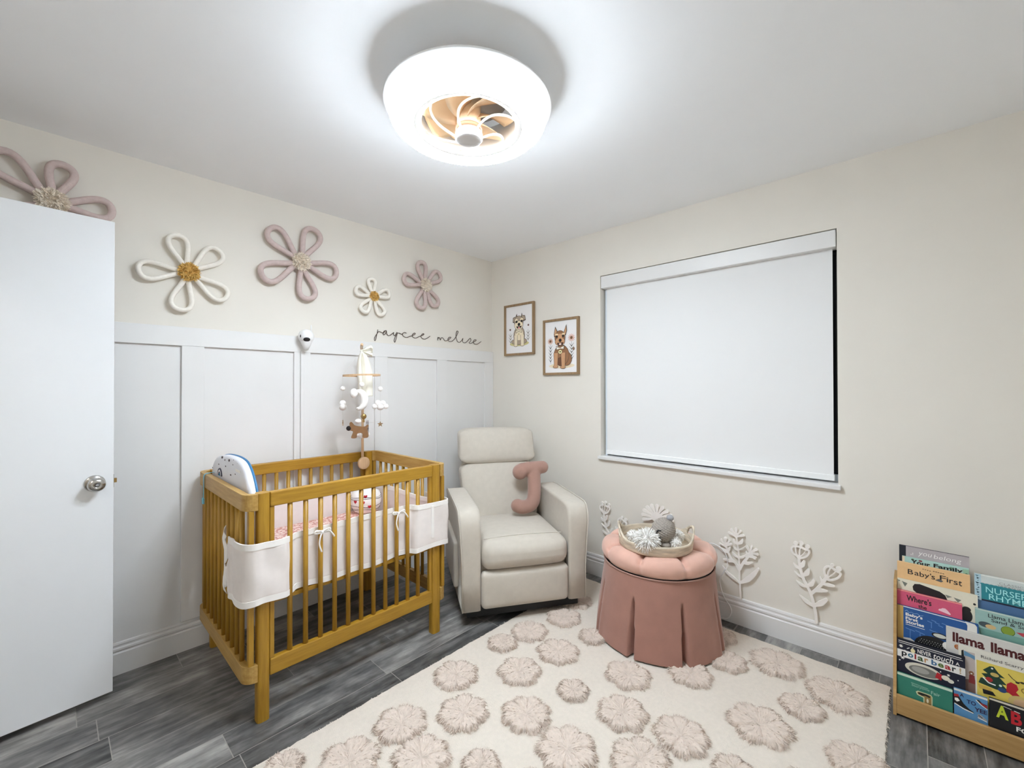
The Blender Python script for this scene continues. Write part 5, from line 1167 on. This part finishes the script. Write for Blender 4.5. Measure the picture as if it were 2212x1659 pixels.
book('peach book with black typewriter lettering at the left of the back row', -2.666, 0.219, 0.576, -0.1220, 0.2595, 0.010, (228, 186, 134),
     [('l', [(0, 1), (223, 1)], 2, (238, 204, 160))]+[('l', [(80+7*i, 14+.5*i), (84+7*i, 14.3+.5*i)], 2.4, (80, 56, 46)) for i in range(4)]+[('l', [(112+7*i, 14+.5*i), (117+7*i, 14.3+.5*i)], 2.4, (80, 56, 46)) for i in range(5)]
     +[('t', ch, u, v, u+wd, v+hh, (38, 34, 36), .004) for ch, u, v, wd, hh in (('B', 34, 26, 17, 20), ('a', 55, 32, 14, 14), ('b', 71, 27, 14, 20), ('y', 86, 33, 15, 18), ("'", 103, 26, 3, 7), ('s', 107, 33, 11, 14), ('F', 132, 24, 18, 20), ('i', 152, 27, 5, 19), ('r', 160, 33, 11, 15), ('s', 172, 34, 12, 15), ('t', 186, 30, 10, 20))]
     +[('p', [(118, 48), (130, 40), (142, 46), (136, 52)], (92, 92, 92))])
book('pale mint book with bold black lettering behind the peach book', -2.682, 0.201, 0.597, -0.1070, 0.2807, 0.010, (172, 206, 198),
     [('r', 0, 0, 8, 240, (226, 208, 180)), ('e', 34, 8, 5, 4, (84, 112, 76)), ('e', 58, 8, 6, 4, (132, 60, 66)), ('e', 150, 12, 5, 5, (110, 150, 120)), ('e', 172, 12, 4, 4, (214, 224, 214)), ('p', [(182, 6), (202, 4), (202, 40), (188, 40)], (150, 188, 160)), ('e', 194, 24, 4, 4, (70, 110, 84)), ('t', 'Your', 28, 7, 88, 27, (18, 16, 20), .03), ('t', 'Family', 98, 7, 184, 27, (18, 16, 20), .03)])
book('grey lavender book with a black spine and white script, tallest in the back row', -2.672, 0.213, 0.640, -0.0900, 0.3242, 0.010, (176, 168, 170),
     [('r', 0, 0, 22, 270, (18, 22, 34)), ('l', [(0, .8), (215, .8)], 1.6, BK), ('e', 44, 28, 2, 2, WT), ('l', [(36, 34), (46, 34)], 1.6, WT), ('t', 'you', 60, 18, 100, 37, (238, 236, 232), -.004, 4), ('t', 'belong', 108, 16, 188, 38, (238, 236, 232), -.004, 4)])

# ------------------------------------------------------------------ CAMERA, WORLD, RENDER SETTINGS
f_px, yaw, pitch, roll = 933.06422, .75279376, .00671221, -.00157140
cd = bpy.data.cameras.new('camera'); co = bpy.data.objects.new('camera', cd); COL.objects.link(co)
cd.sensor_fit = 'HORIZONTAL'; cd.sensor_width = 36.0; cd.lens = 36.0*f_px/2212; cd.clip_start = .02
F = Vector((cos(yaw)*cos(pitch), sin(yaw)*cos(pitch), sin(pitch))); R_ = Vector((sin(yaw), -cos(yaw), 0)); U = R_.cross(F)
r2 = R_*cos(roll)+U*sin(roll); u2 = -R_*sin(roll)+U*cos(roll)
co.matrix_world = Matrix(((r2.x, u2.x, -F.x, -2.655046), (r2.y, u2.y, -F.y, -2.732590), (r2.z, u2.z, -F.z, 1.337484), (0, 0, 0, 1)))
SC.camera = co
w = bpy.data.worlds.new('night'); SC.world = w; w.use_nodes = True
w.node_tree.nodes['Background'].inputs[0].default_value = (.01, .012, .018, 1); w.node_tree.nodes['Background'].inputs[1].default_value = .3
# unseen fill light added in the hallway beyond the open door
L = bpy.data.lights.new('hall_fill', 'AREA'); L.shape = 'DISK'; L.size = .3; L.energy = 12; L.color = (1, .95, .9)
lo = bpy.data.objects.new('hall_fill', L); lo.location = (XL-.65, -1.2, 2.42); COL.objects.link(lo)
SC.view_settings.view_transform = 'Standard'; SC.view_settings.look = 'None'; SC.view_settings.gamma = 1.0; SC.view_settings.use_curve_mapping = False
SC.view_settings.exposure = EXPO
SC.cycles.use_denoising = True; SC.cycles.max_bounces = 14; SC.cycles.diffuse_bounces = 8; SC.cycles.sample_clamp_indirect = 8
